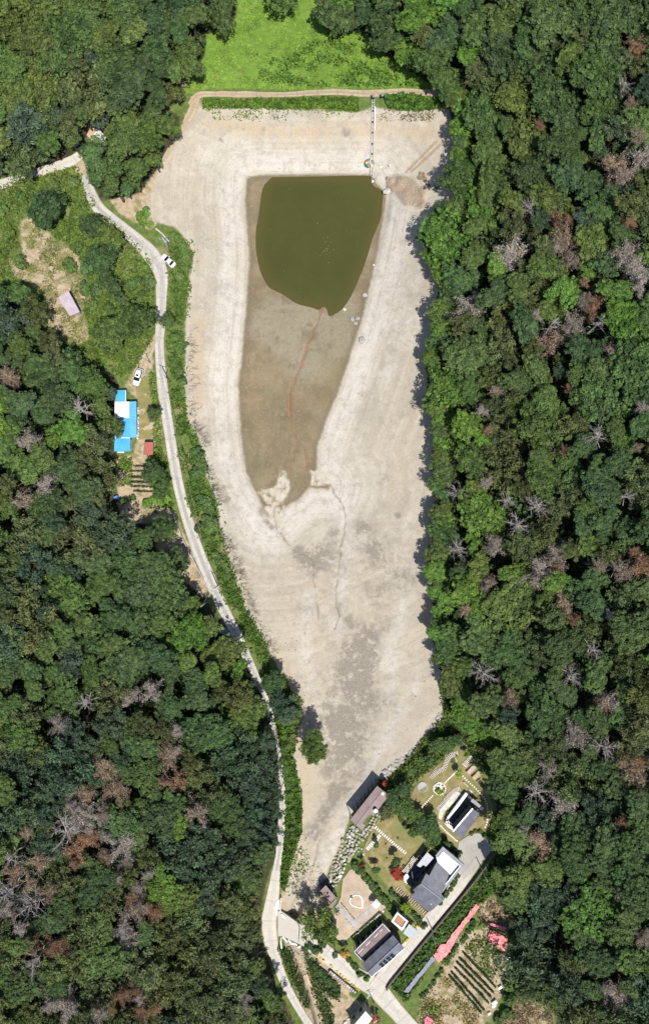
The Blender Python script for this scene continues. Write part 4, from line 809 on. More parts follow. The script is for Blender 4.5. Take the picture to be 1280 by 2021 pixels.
def build_main_house():
    t = Thing('grey_house', 858, 1735, 'large house with grey gabled roof and a white walled flat terrace', 'house', axis=((829.5,1743.5),(874,1777)))
    ez, rz = 4.0, 6.4
    fu = t.plane([(830,1743.5,rz),(874,1776.8,rz),(861,1701,ez)]); fl = t.plane([(830,1743.5,rz),(874,1776.8,rz),(809,1769,ez)])
    up = [(830,1743.5),(874,1776.8),(877,1774),(870,1764),(890.6,1724),(861.5,1700.5),(846,1728),(840,1724)]; lo = [(830,1744.1),(874,1777.3),(847,1800),(809,1769.5),(818.5,1761.5),(814,1756.5)]
    a = roof_part(t, 'roof', fu, up, m_slate2, .22, 'seamed upper roof slope'); b = roof_part(t, 'roof', fl, lo, m_slate, .22, 'plain slate roof slope')
    seam_part(t, fu, (846,1728.5),(861.5,1701.5),(870,1762),(889.5,1724.5), 17, m_slate, a, .13, .07); seam_part(t, fu, (831,1743),(840,1725),(868,1770),(870,1763), 4, m_slate, a, .13, .07)
    seam_part(t, fl, (829,1745),(811,1769),(872,1778),(848,1799), 9, m_slate2, b, .06, .03)
    MB().beam(fu(829.5,1743.6) + Vector((0,0,.1)), fu(874.5,1777) + Vector((0,0,.1)), .28, .14).build('ridge_cap', m_slate, t.o)
    # gable walls
    c = [fl(812,1769), fl(846,1797), fu(873,1775), fu(888,1725), fu(862,1704), fu(831,1744)]
    w, q = walls(t, [(p.x, p.y, min(p.z, ez) ) for p in c], m_darkshade, shrink=.35)
    ga = [fl(811,1767), fu(831,1744.5), fu(862,1703)]; gb = [fl(847,1798), fu(873.5,1776), fu(889,1726)]
    for g in (ga, gb): MB().add([g[0] - Vector((0,0,.3)), g[1] - Vector((0,0,.3)), g[2] - Vector((0,0,.3)), Vector((g[0].x, g[0].y, 1)), Vector((g[2].x, g[2].y, 1))], [(0, 3, 4, 2, 1)]).build('gable', m_darkshade, t.o)
    openings(t, q[5], q[0], 2, .4, 2.5, 1.4); openings(t, q[4], q[5], 3, .3, 2.6, 1.3)
    # flat terrace roof with parapet
    z = 4.5; P = lambda x, y, h=z: t.L(x, y, h)
    MB().prism([P(860,1691), P(873,1674), P(913,1707), P(894,1735), P(884,1722), P(863,1702)], .4).build('terrace_floor', m_white, t.o)
    outer = [(858.6,1689),(873.2,1671),(916,1707),(868.5,1766)]; mb = MB()
    for (x0, y0), (x1, y1) in zip(outer[:-1], outer[1:]):
        cx, cy = 880, 1712; inn = lambda x, y: (x + (cx - x) / math.hypot(cx - x, cy - y) * 7.5, y + (cy - y) / math.hypot(cx - x, cy - y) * 7.5)
    pa = [(858.6,1689),(873.2,1671),(916,1707),(869,1766)]; pi = [(863.5,1693),(873.6,1680.5),(907.5,1708.8),(865.5,1761)]
    for i in range(3): MB().prism([P(*pa[i], z + .5), P(*pa[i + 1], z + .5), P(*pi[i + 1], z + .5), P(*pi[i], z + .5)], .75).build('parapet', m_slate2, t.o)
    for i in range(3): a_, b_ = P(*pi[i], z + .62), P(*pi[i + 1], z + .62); MB().beam(a_, b_, .16, .2).build('parapet_cap', m_white, t.o)
    tw = [P(861,1692), P(873.5,1674), P(912,1707), P(893,1733), P(884,1722)]; w2, q2 = walls(t, [(p.x, p.y, z - .35) for p in tw], m_wall, shrink=.2); openings(t, q2[0], q2[1], 1, .3, 2.4, 1.6); openings(t, q2[1], q2[2], 3, .8, 2.3, 1.2)
    # light canopy in front, on posts
    cv = [(842.3,1682),(855.2,1693.3),(840,1710.5),(834.8,1707),(828.5,1712),(821.6,1708)]; MB().prism([P(x, y, 3.1) for x, y in cv], .2).build('canopy', M('canopy_sheet', (.40, .41, .43), .5, .06), t.o)
    for (x, y) in ((841.5,1684),(853,1693),(840,1708),(824,1708)): p = P(x, y, 3.0); MB().box((p.x, p.y, 1.3), (.14, .14, 3.2)).build('canopy_post', m_black, t.o)
    MB().prism([P(x, y, .35) for x, y in [(800,1728),(818,1704),(836,1682),(858,1696),(836,1728),(818,1756)]], 1.).build('deck', M('shaded_deck', (.055, .065, .095), .7, .2, 1.), t.o)  # the shade lying on the deck is put into its dark blue colour
    for (a_, b_) in (((812,1720),(816,1748)),((838,1712),(822,1732)),((838,1712),(842,1722)),((816,1748),(826,1738))): MB().beam(P(*a_, 2.7), P(*b_, 2.7), .22, .2).build('pergola_beam', M('pergola_wood', (.13, .10, .08), .8, .15), t.o)
    MB().disc((P(850,1783,5.).x, P(850,1783,5.).y, fl(850,1783).z + .35), .13, .4, 8).build('roof_vent', m_white, t.o)
build_main_house()
def build_solar_house():
    t = Thing('solar_house', 745, 1882, 'grey roofed house with solar panels and a brown flat front terrace', 'house', axis=((713,1903.7),(775,1846)))
    ez, rz = 5.0, 6.1
    fu = t.plane([(775,1846,ez),(713,1903.7,ez),(787,1860.5,rz)]); fl = t.plane([(787,1860.5,rz),(725,1919,rz),(797.3,1871.9,5.5)])
    a = roof_part(t, 'roof', fu, [(775,1846),(787,1860.5),(725,1919),(713,1903.7)], m_slate2, .2); b = roof_part(t, 'roof', fl, [(787.3,1861),(797.3,1871.9),(733.7,1926.9),(725.3,1919.4)], m_slate2, .2)
    seam_part(t, fu, (776,1847),(714,1904),(786.5,1860),(725,1918), 30, m_slate, a, .1, .06); seam_part(t, fl, (787.5,1861.5),(725.5,1919.5),(797,1871.5),(734,1926.5), 30, m_slate, b, .1, .06)
    MB().beam(fu(787,1860.6) + Vector((0,0,.08)), fu(725,1919) + Vector((0,0,.08)), .26, .12).build('ridge_cap', m_slate, t.o)
    MB().beam(fl(797.5,1872.2), fl(734,1927.2), .16, .14).build('gutter', m_steel, t.o)
    m_pv = M('solar_cell', (.010, .012, .022), .15, .1, spec=.6, bump=0)
    for i in range(4):
        A = np.array([773.0,1879.6]) + np.array([-27.6,24.]) / 4 * i; du = np.array([-27.6,24.]) / 4 * .92; dv = np.array([8.2,6.4])
        up = lambda q, h=.16: fl(*q) + Vector((0, 0, h)); c = [A, A + du, A + du + dv, A + dv]
        fr = MB().prism([up(q) for q in c], .08).build('solar_panel', m_steel, t.o)
        for j in range(2):
            s = A + du * .05 + dv * (.04 + .48 * j); MB().prism([up(q, .20) for q in (s, s + du * .9, s + du * .9 + dv * .44, s + dv * .44)], .03).build('solar_cell', m_pv, fr)
    c = [fu(776,1848), fu(715,1904), fl(734,1924), fl(795,1871)]; w, q = walls(t, [(p.x, p.y, ez - .1) for p in c], m_darkshade, shrink=.25); openings(t, q[0], q[1], 5, 3.3, 4.4, 1.3)
    # flat brown terrace in front with low parapet
    z = 3.4; P = lambda x, y, h=z: t.L(x, y, h)
    MB().prism([P(757,1826.3), P(772,1842), P(716,1896), P(700,1879.6)], .3).build('terrace_floor', M('brown_terrace', (.235, .175, .165), .8, .14, .5), t.o)
    w3, q3 = walls(t, [(p.x, p.y, z - .25) for p in (P(757,1826.3), P(776,1848), P(716,1902), P(700,1879.6))], m_wall, shrink=.2); openings(t, q3[0], q3[3], 5, .3, 2.4, 1.5)
    for i, (a_, b_) in enumerate((((755,1823),(769,1838)),((755,1823),(698.5,1878)),((698.5,1878),(713,1894)))): MB().beam(P(*a_, z + .35), P(*b_, z + .35), .3, .55).build('parapet', m_slate2, t.o); MB().beam(P(*a_, z + .66), P(*b_, z + .66), .10, .08).build('handrail', m_white, t.o)
    for (a_, b_) in (((706,1882),(716,1872)),((722,1866),(730,1858)),((738,1850),(746,1842)),((749,1839),(754,1834))): MB().beam(P(*a_, z + .06), P(*b_, z + .06), .12, .08).build('deck_trim', m_white, t.o)
    for i in range(9): k = i / 8; p = P(756 + (699 - 756) * k, 1821.5 + (1876.5 - 1821.5) * k, 3.2); MB().box((p.x, p.y, 1.2), (.12, .12, 4.)).build('porch_post', m_black, t.o)
build_solar_house()
def build_carport():
    t = Thing('timber_annex', 788, 1820, 'small annex with white framed timber roof deck', 'annex', axis=((783.5,1800.5),(805,1818.6))); z = 3.2; P = lambda x, y, h=z: t.L(x, y, h)
    pa = [(783.5,1800.5),(805,1818.6),(793,1837.5),(771.5,1818.6)]; pi = [(784.,1804.),(800.8,1818.6),(792.4,1831.6),(776,1818.2)]
    MB().prism([P(*p) for p in pi], .15).build('roof_deck', M('timber_deck', (.46, .27, .155), .8, .12, 1.5), t.o)
    for i in range(4): MB().prism([P(*pa[i], z + .3), P(*pa[(i + 1) % 4], z + .3), P(*pi[(i + 1) % 4], z + .3), P(*pi[i], z + .3)], .5).build('roof_edge', m_white, t.o)
    mb = MB(); f = t.plane([(*pi[0], z), (*pi[1], z), (*pi[3], z)]); ribs(mb, f, pi[0], pi[1], pi[3], pi[2], 9, .05, .04); o = mb.build('deck_board_edge', M('deck_gap', (.22, .12, .07), .9, .1), t.o); o['kind'] = 'stuff'
    w, q = walls(t, [(p.x, p.y, z - .2) for p in [P(*p) for p in pa]], m_concw, shrink=.3); openings(t, q[0], q[3], 2, .4, 2.2, 1.); openings(t, q[0], q[1], 1, .4, 2.3, 1.2)
    t2 = Thing('carport', 809, 1839, 'pale blue grey flat carport roof beside the driveway', 'carport', axis=((806.7,1823.7),(823,1837.5)))
    MB().prism([t2.L(x, y, 2.7) for x, y in [(806.7,1823.7),(823,1837.5),(810,1853),(794.7,1841.8)]], .12).build('roof', M('carport_sheet', (.33, .38, .40), .45, .06), t2.o)
    for (x, y) in ((806.7,1825),(821.5,1837.5),(809.8,1851.5),(796,1841.8)): p = t2.L(x, y, 2.6); MB().box((p.x, p.y, 1.1), (.12, .12, 3.)).build('post', m_steel, t2.o)
build_carport()
def build_small_house():
    t = Thing('garden_cabin', 915, 1612, 'small cabin with dark slate roof above a white edged terrace', 'cabin', axis=((893.3,1640.8),(931.6,1595.5))); P = lambda x, y, h: t.L(x, y, h)
    f = t.plane([(931.6,1595.5,4.6),(893.3,1640.8,4.6),(947.2,1607.2,3.6)]); a = roof_part(t, 'roof', f, [(931.6,1595.5),(947.2,1607.2),(909.7,1656.4),(893.3,1640.8)], m_slate, .2)
    seam_part(t, f, (930.5,1596.8),(894.5,1640),(946.5,1608),(910.2,1655.6), 22, m_slate2, a, .09, .05)
    MB().beam(f(931.6,1595.3) + Vector((0,0,.08)), f(893,1640.8) + Vector((0,0,.08)), .3, .14).build('ridge_cap', m_steel, t.o)
    w, q = walls(t, [(p.x, p.y, 3.5) for p in (f(931.6,1595.5), f(947.2,1607.2), f(909.7,1656.4), f(893.3,1640.8))], m_darkshade, shrink=.35); openings(t, q[0], q[3], 4, .3, 2.4, 1.4)
    g = [f(931,1597), f(894.5,1640)]; MB().wallprism([g[0] + Vector((0,0,-.25)), g[1] + Vector((0,0,-.25)), g[1] + Vector((.3,.3,-.25)), g[0] + Vector((.3,.3,-.25))], 2.).build('clerestory', m_darkshade, t.o)
    MB().prism([P(x, y, 3.) for x, y in [(932.3,1576),(948.8,1590),(944.8,1594.5),(927.7,1581.4)]], .15).build('flat_roof', m_slate2, t.o)
    for (x, y) in ((932,1578),(947,1590),(944,1593),(929,1581)): p = P(x, y, 2.9); MB().box((p.x, p.y, 1.), (.1, .1, 3.4)).build('porch_post', m_black, t.o)
    MB().prism([P(x, y, .4) for x, y in [(925.3,1568),(935,1577),(928,1597),(896,1636),(884,1624),(884,1618)]], 1.2).build('terrace', M('shaded_paving', (.10, .10, .11), .8, .15), t.o)  # dark terrace colour stands for the cabin's shade and cast shadow
    for (x0, y0), (x1, y1) in zip([(920,1565),(882,1616),(881,1626)],[(883,1615),(881.3,1625.5),(894,1636)]): MB().beam(P(x0, y0, .75), P(x1, y1, .75), .8, .7).build('terrace_edge', m_white, t.o)
    for (x, y) in ((881,1618),(884,1622),(879,1624)): p = P(x, y, .6); MB().disc((p.x, p.y, p.z + .5), .3, .8, 8).build('planter_pot', m_white, t.o)
    p = P(948,1592, .5); MB().box((p.x, p.y, 1.1), (.9, .7, 1.6)).build('boiler_unit', m_white, t.o); p = P(941,1597, .5); MB().disc((p.x, p.y, 1.), .35, 1., 9).build('water_drum', m_white, t.o)
build_small_house()
def build_pavilion():
    t = Thing('brown_pavilion', 728, 1598, 'long brown roofed pavilion on the boulder bank at the edge of the bed', 'pavilion', axis=((690.6,1618),(743.8,1551))); P = lambda x, y, h: t.L(x, y, h)
    f1 = t.plane([(743.8,1551,4.),(690.6,1618,4.),(755,1560,4.2)]); f2 = t.plane([(755,1560,4.2),(702,1629,4.2),(767.5,1569.4,3.9)])
    a = roof_part(t, 'roof', f1, [(743.8,1551),(755.3,1560.2),(703,1629),(690.6,1618)], m_brownroof, .2); b = roof_part(t, 'roof', f2, [(755.7,1560.6),(767.5,1569.4),(736,1611),(730,1606),(714.6,1624),(721,1629),(715,1640),(703.4,1629.4)], m_brownroof, .2)
    seam_part(t, f1, (744,1552),(692,1618),(755,1560.4),(703,1628.6), 26, M('brown_seam', (.17, .125, .115), .8, .1), a, .05, .03); MB().beam(f1(755.4,1560.3) + Vector((0,0,.06)), f1(703.2,1629.2) + Vector((0,0,.06)), .5, .12).build('ridge_cap', m_brownroof, t.o)
    for i in range(8): k = i / 7; p = f1(743 + (691 - 743) * k, 1551.8 + (1617.5 - 1551.8) * k); MB().box((p.x, p.y, p.z / 2 - 1.4), (.16, .16, p.z + 2.6)).build('post', m_black, t.o)
    for (x, y) in ((766,1570),(751,1590),(737,1609),(715,1637)): p = f2(x, y); MB().box((p.x, p.y, p.z / 2 - .8), (.16, .16, p.z + 1.4)).build('post', m_black, t.o)
    p = f2(739,1595); MB().box((p.x, p.y, p.z + .4), (.7, .5, 1.)).build('chimney', m_black, t.o); MB().box((p.x - .2, p.y - .3, p.z + 1.), (1., .9, .12)).build('chimney_cap', m_white, t.o)
    p = f2(754.5,1566); MB().disc((p.x, p.y, p.z + .3), .45, .35, 9).build('roof_vent', m_slab, t.o)
    MB().prism([P(x, y, .6) for x, y in [(742,1554),(762,1570),(735,1606),(728,1602),(712,1622),(708,1632),(694,1617)]], .3).build('floor', m_darkshade, t.o)
build_pavilion()
def build_small_pavilion():
    t = Thing('small_pavilion', 648, 1768, 'small brown roofed deck hut beside the gravel yard', 'hut', axis=((631.5,1758.8),(656,1791))); P = lambda x, y, h: t.L(x, y, h)
    f = t.plane([(642,1747.5,3.),(664.5,1774,3.),(631.5,1758.8,2.9)]); a = roof_part(t, 'roof', f, [(642,1747.5),(664.5,1774),(656,1791),(653,1781),(631.5,1758.8)], m_brownroof, .18); f2 = t.plane([(664.5,1774,3.2),(656,1791,3.2),(653,1782,3.25)])
    roof_part(t, 'roof', f2, [(663,1773.5),(665,1777),(656.5,1791.5),(653.2,1783)], m_brownroof, .14, 'raised end bay'); MB().beam(f(642,1747.5), f(664.5,1774), .18, .2).build('eave_trim', m_brownroof, t.o)
    for (x, y) in ((642,1749),(663,1774),(656,1789),(633,1759)): p = f(x, y); MB().box((p.x, p.y, p.z / 2 - .5), (.15, .15, p.z + .9)).build('post', m_black, t.o)
    for (x, y) in ((646,1762),(648,1769)): p = f(x, y); MB().box((p.x, p.y, p.z + .3), (.12, .55, .5)).build('roof_vent', m_black, t.o)
    MB().prism([P(x, y, .4) for x, y in [(628,1746),(642,1736),(664,1772),(655,1788)]], .3).build('floor', m_darkshade, t.o)  # dark open deck; the hut's cast shadow is painted into it
build_small_pavilion()
def build_edge_house():
    t = Thing('white_roof_building', 712, 2022, 'building with plain white sheet roof behind the grassy verge', 'building', axis=((690,2033),(721,1996)))
    f = t.plane([(721,1996,4.),(733,2010,4.),(690,2033,4.)]); a = roof_part(t, 'roof', f, [(721,1996),(734,2011),(704,2048),(689,2034)], m_white, .16); seam_part(t, f, (721,1997),(690,2033.5),(733,2011),(703.5,2047), 12, m_white, a, .08, .05)
    w, q = walls(t, [f(721,1996), f(734,2011), f(704,2048), f(689,2034)], m_wall, shrink=.25); openings(t, q[0], q[3], 2, .5, 2., 1.2)
build_edge_house()

# ------------------------------------------------------------------ vehicles
def car(name, px, py, hd, label, cat, L=4.6, Wd=1.85, h=1.45, paint=None, suv=False, truck=False):
    p = G(px, py, .16); a = W(px + hd[0], py + hd[1], p.z) - W(px, py, p.z); o = empty(name, p, math.atan2(a.y, a.x), label, cat); paint = paint or m_carwhite
    def loft(rings, nm, mat, par):
        mb = MB(); n = len(rings[0]); vs = [q for r in rings for q in r]
        fs = [(i * n + j, i * n + (j + 1) % n, (i + 1) * n + (j + 1) % n, (i + 1) * n + j) for i in range(len(rings) - 1) for j in range(n)] + [tuple(range(n - 1, -1, -1)), tuple(range((len(rings) - 1) * n, len(rings) * n))]
        return mb.add(vs, fs).build(nm, mat, par, True)
    def ring(x, w, z0, z1, r=.16): return [(x, -w / 2, z0), (x, w / 2, z0), (x, w / 2, z1 - r), (x, w / 2 - r, z1), (x, -w / 2 + r, z1), (x, -w / 2, z1 - r)]
    hx = L / 2
    if not truck:
        body = loft([ring(-hx, Wd * .8, .38, .78), ring(-hx + .12, Wd * .93, .28, .95), ring(-hx + .6, Wd, .25, 1.0), ring(0, Wd, .25, .98), ring(hx * .42, Wd, .25, .95), ring(hx - .55, Wd * .96, .25, .84), ring(hx - .12, Wd * .86, .28, .74), ring(hx, Wd * .68, .36, .62)], 'body', paint, o)
        x0, x1, x2, x3 = (-hx + .25, -hx + .55, hx * .12, hx * .48) if suv else (-hx + .65, -hx + 1.25, hx * .05, hx * .42)
        top = h; cw = Wd * .78
        loft([ring(x1, cw, .9, top - .03, .12), ring((x1 + x2) / 2, cw * 1.02, .9, top, .12), ring(x2, cw * .98, .9, top - .02, .12)], 'cabin', paint, o)
        for nm, (xa, xb) in (('windscreen', (x3, x2)), ('rear_window', (x0, x1))):
            w1 = Wd * .86; w2 = cw * .94
            MB().add([(xa, -w1 / 2, .97), (xa, w1 / 2, .97), (xb, w2 / 2, top - .02), (xb, -w2 / 2, top - .02), (xb, -w2 / 2, .92), (xb, w2 / 2, .92)], [(0, 1, 2, 3), (3, 2, 5, 4), (0, 3, 4), (1, 5, 2), (0, 4, 5, 1)]).build(nm, m_glass, o)
        for s in (-1, 1):
            MB().add([(x1 + .1, s * cw * .535, top - .14), (x2 - .05, s * cw * .525, top - .14), (x2 + .18, s * Wd * .475, .99), (x1 - .1, s * Wd * .475, .99)], [(0, 1, 2, 3) if s < 0 else (3, 2, 1, 0)]).build('side_window', m_glass, o)
            MB().box((x2 + .25, s * (Wd / 2 + .1), 1.02), (.16, .22, .14)).build('wing_mirror', paint, o)
            MB().box((hx - .16, s * Wd * .33, .68), (.22, .34, .12)).build('headlight', m_steel, o); MB().box((-hx + .08, s * Wd * .36, .82), (.14, .3, .16)).build('tail_light', M('tail_red', (.35, .02, .02), .3, .05), o)
            if suv: MB().beam((x1 + .1, s * cw * .45, top + .04), (x2 - .1, s * cw * .45, top + .04), .06, .06).build('roof_rail', m_black, o)
        if suv: MB().box((x2 - .6, 0, top + .008), (.5, .8, .02)).build('sunroof', m_glass, o)
    else:
        loft([ring(hx - 1.5, Wd * .95, .4, 1.7), ring(hx - .35, Wd * .95, .4, 1.72), ring(hx - .05, Wd * .9, .4, 1.1), ring(hx, Wd * .86, .42, .8)], 'cab', paint, o)
        MB().add([(hx - .30, -.72, 1.62), (hx - .30, .72, 1.62), (hx + .0, .78, 1.12), (hx + .0, -.78, 1.12)], [(0, 1, 2, 3)]).build('windscreen', m_glass, o)
        bed = MB().box((-.75, 0, .72), (L - 1.6, Wd, .12)).build('cargo_bed', m_steel, o)
        for s in (-1, 1): MB().box((-.75, s * (Wd / 2 - .03), .98), (L - 1.6, .07, .42)).build('side_board', paint, bed); MB().box((hx - .08, s * .6, .78), (.12, .28, .16)).build('headlight', m_steel, o)
        MB().box((-hx + .06, 0, .98), (.07, Wd - .14, .42)).build('tailgate', paint, bed); MB().box((0, 0, .5), (L - .4, .7, .2)).build('chassis', m_black, o)
    for s in (-1, 1):
        for x in (-hx * .6, hx * .62): wl = MB().tube([(x, s * (Wd / 2 - .2), .32), (x, s * (Wd / 2 - .01), .32)], .32, 14).build('wheel', m_tyre, o); MB().tube([(x, s * (Wd / 2 - .02), .32), (x, s * (Wd / 2 + .01), .32)], .19, 10).build('rim', m_steel, wl)
    return o
car('parked_car', 333.4, 516.4, (-.75, -.66), 'white sedan parked at the road bend beside the utility pole', 'car', 4.7)
car('parked_car', 274.0, 745.2, (-.30, .95), 'white sport utility car with roof rails parked on the dirt track', 'car', 4.9, 1.95, 1.68, suv=True)
car('parked_truck', 449, 1254, (.56, .83), 'small blue flatbed truck parked under trees beside the narrow road', 'truck', 4.8, 1.75, paint=M('truck_blue', (.06, .22, .42), .4, .08), truck=True)
car('parked_truck', 149.5, 283, (.62, .78), 'small pale blue flatbed truck half under trees by the village road', 'truck', 4.6, 1.7, paint=M('truck_pale', (.45, .58, .70), .4, .06), truck=True)

# ------------------------------------------------------------------ poles and wires
m_pole = M('concrete_pole', (.46, .45, .43), .85, .1)
def pole(px, py, label, h=9.5, arm=None, ang=0., extra=False, thin=1.):
    o = empty('utility_pole', G(px, py), ang, label, 'pole', None)
    MB().tube([(0, 0, -.3), (0, 0, h)], [.20 * thin, .13 * thin], 9).build('pole', m_pole, o, True)
    if arm:
        for z in ((h - .4, h - 1.3) if extra else (h - .4,)):
            a = MB().box((0, .16, z), (arm, .13, .13)).build('crossarm', m_steel, o)
            for x in (-arm * .45, 0, arm * .45): MB().tube([(x, .16, z + .06), (x, .16, z + .3)], [.07, .05], 7).build('insulator', m_white, a)
    if extra: MB().tube([(.35, -.1, h - 3.2), (.35, -.1, h - 2.2)], .3, 10).build('transformer', m_steel, o)
    return Vector(G(px, py)) + Vector((0, 0, h))
pA = pole(337.5,497.5, 'utility pole with double crossarms behind the white sedan', 10, 2.2, .1, True)
pB = pole(332.5,748.5, 'utility pole with crossarm at the road edge opposite the sport utility car', 9.5, 1.8, -.3)
pC = pole(430.5,1155.5, 'utility pole with crossarm leaning over the road above the shaded stretch', 9.5, 1.8, -.5)
pD = pole(407,1189, 'plain pale pole among trees on the uphill side of the road', 8.5)
pE = pole(948.5,1711.5, 'pole beside the retaining wall at the parking pad', 7.5, None, thin=.8)
pF = pole(850,1829.5, 'pole beside the driveway wall near the carport', 7.5, None, thin=.8)
pG = pole(591,1824.5, 'slim pole at the end of the bridge parapet under the feathery tree', 8, None, thin=.7)
pH = pole(737,1977, 'pole at the junction beside the white sheet roof', 8, 1.2, .6, thin=.9)
pI = pole(297,716, 'thin pale pole in the scrub behind the sport utility car', 7, None, thin=.6)
pJ = pole(209,281, 'thin dark pole standing on the concrete yard', 6, None, thin=.6)
def wire(a, b, label, sag=.9, r=.022):
    pts = [a.lerp(b, i / 14) - Vector((0, 0, sag * 4 * (i / 14) * (1 - i / 14) + .1)) for i in range(15)]
    tag(MB().tube(pts, r, 4).build('overhead_wire', m_steel), label, 'wire')
wire(pA, pB, 'overhead wire from the sedan pole to the pole opposite the parked car', 1.5); wire(pB, pC, 'long overhead wire above the weedy verge along the road', 2.2, .035)
wire(pC, pD, 'short overhead wire crossing the road between two poles', .5); wire(pB, pI, 'overhead wire to the thin pole in the scrub', .5); wire(pE, pF, 'overhead wire above the driveway wall', .6, .03); wire(pF, pH, 'overhead wire from the driveway pole to the junction pole', .8); wire(pH, pG, 'overhead wire along the access road to the bridge pole', .9)

# ------------------------------------------------------------------ sluice rails, parasol, small things on the bed
def build_sluice():
    a = [(735.6,200),(733.2,300),(733.6,357)]; o = empty('sluice_rails', G(735, 262), 0, 'long sluice rails with cross ties running down the dam face', 'sluice'); base = Vector(G(735, 262))
    g = lambda x, y, h: Vector(G(x, y, h)) - base
    m_rail = M('pale_steel', (.46, .44, .42), .6, .12)
    for dx in (-2.3, 2.3):
        pts = [g(735.5 - (y - 200) * .018 + dx, y, .45) for y in range(198, 350, 10)]; MB().tube(pts, .13, 5).build('rail', m_rail, o)
    for y in range(204, 346, 7): MB().beam(g(735.5 - (y - 200) * .018 - 3, y, .34), g(735.5 - (y - 200) * .018 + 3, y, .34), .22, .1).build('cross_tie', m_rail if y % 3 else m_stone3, o)
    for y in (221, 243, 264, 286, 306): MB().beam(g(735.5 - (y - 200) * .018 - 1.6, y, .6), g(735.5 - (y - 200) * .018 + 1.6, y, .6), .35, .25).build('gate_cover', m_black, o)
    MB().tube([g(739.4 - (y - 215) * .016, y, .5) for y in range(212, 264, 8)], .11, 6).build('white_pipe', m_white, o)
    MB().tube([g(734.4, y, .4) for y in (346, 352, 359)], .07, 6).build('guide_rod', m_white, o)
    for (x, y, l) in ((734.5,193.5,'dark valve box on the dam track at the head of the rails'),(752,191.5,'dark valve box with pale lid set in the weeds beside the rails')):
        q = empty('valve_box', G(x, y), .2, l, 'valve box'); MB().box((0, 0, .4), (.9, .8, .9)).build('box', m_black, q); MB().box((.25, -.1, .9), (.7, .6, .1)).build('lid', m_steel, q); MB().tube([(-.2, 0, .8), (-.2, 0, 1.3)], .05, 6).build('spindle', m_steel, q)
build_sluice()
def build_parasol():
    p = G(728.2, 328.5); o = empty('parasol', p, .35, 'open rainbow striped fishing parasol beside the sluice rails', 'parasol'); n = 12; r = 1.32; z = 2.1
    cols = [(.75, .06, .08), (.85, .72, .05), (.02, .30, .30), (.05, .28, .62)]
    for i in range(n):
        t0, t1 = 2 * math.pi * i / n, 2 * math.pi * (i + 1) / n; mt = M('parasol_%d' % (i % 4), cols[i % 4], .7, .05, bump=0); vs = [(0, 0, z + .5)]
        for q, zz in ((.5, .40), (.8, .2), (1., 0)): vs += [(r * q * math.cos(t0), r * q * math.sin(t0), z + zz), (r * q * math.cos(t1), r * q * math.sin(t1), z + zz)]
        MB().add(vs + [(a, b, c - .02) for a, b, c in vs], [(0, 1, 2), (1, 3, 4, 2), (3, 5, 6, 4), (9, 8, 7), (9, 11, 10, 8), (11, 13, 12, 10), (5, 12, 13, 6)]).build('panel', mt, o)
    MB().tube([(0, 0, -.2), (0, 0, z + .6)], .03, 6).build('pole', m_steel, o); MB().disc((0, 0, z + .58), .07, .1, 8).build('finial', m_white, o)
build_parasol()
o = empty('folding_chair', G(768, 328), .5, 'grey folding chair with white seat on the dry shore', 'chair')
MB().box((0, 0, .42), (.55, .5, .05)).build('seat', m_white, o); MB().box((-.3, 0, .75), (.06, .5, .5)).build('backrest', M('grey_canvas', (.2, .22, .26), .8, .1), o)
for x in (-.25, .25):
    for y in (-.22, .22): MB().tube([(x, y, 0), (x, y, .42)], .025, 5).build('leg', m_steel, o)
tag(MB().disc((0, 0, .35), .38, .4, 10).build('bucket', m_slab, loc=G(751, 331)), 'pale round tub standing beside the parasol', 'tub')

def stone_mesh(seed, flat=.62):
    rng = random.Random(seed); bm = bmesh.new(); bmesh.ops.create_icosphere(bm, subdivisions=1, radius=1)
    for v in bm.verts: v.co *= rng.uniform(.78, 1.12); v.co.z *= flat; v.co.x *= 1.15
    me = bpy.data.meshes.new('stone'); bm.to_mesh(me); bm.free(); return me
STONES = {}
for nm, mt in (('a', m_stone), ('b', m_stone2), ('c', m_stone3), ('w', m_slab)):
    STONES[nm] = [stone_mesh(i) for i in range(4)]
    for me in STONES[nm]: me.materials.append(mt)
def stone(px, py, rp, parent=None, mats='aab', loc0=None, name='stone', up=.25):
    o = link(name, random.choice(STONES[random.choice(mats)]), parent); r = rp * S; p = Vector(G(px, py)); p.z += r * up
    if loc0 is not None: p -= loc0
    o.location = p; o.scale = (r * random.uniform(.8, 1.25), r * random.uniform(.75, 1.1), r * random.uniform(.8, 1.2)); o.rotation_euler = (random.uniform(-.3, .3), random.uniform(-.3, .3), random.uniform(0, 6.28)); return o
for (x, y, r, lab) in [(763,378.5,8,'large pale boulder at the water corner below the spoil heap'),(695,631,5.5,'pale boulder of the cluster on the mud edge, toward the water'),(705,629,5,'pale boulder of the cluster on the mud edge, on the dry side'),(701,638,5,'pale boulder of the cluster on the mud edge, toward the dry tail'),(680,611,3.2,'small white rock at the tip of the pond'),(719,583,5,'pale rock half sunk on the mud rim beside the pond'),(737,523,2.6,'small white rock on the grey mud rim'),(714.5,672,8.5,'round grey boulder on the dry shore beyond the cluster'),(735,358.5,3,'white rock at the foot of the sluice rails'),(741,354,2.6,'pale rock just beside the foot of the sluice rails'),(719,612,2.2,'small rock on the pale shore above the cluster')]:
    o = stone(x, y, r, mats='w' if 'white' in lab else 'ac', name='boulder'); tag(o, lab, 'boulder')
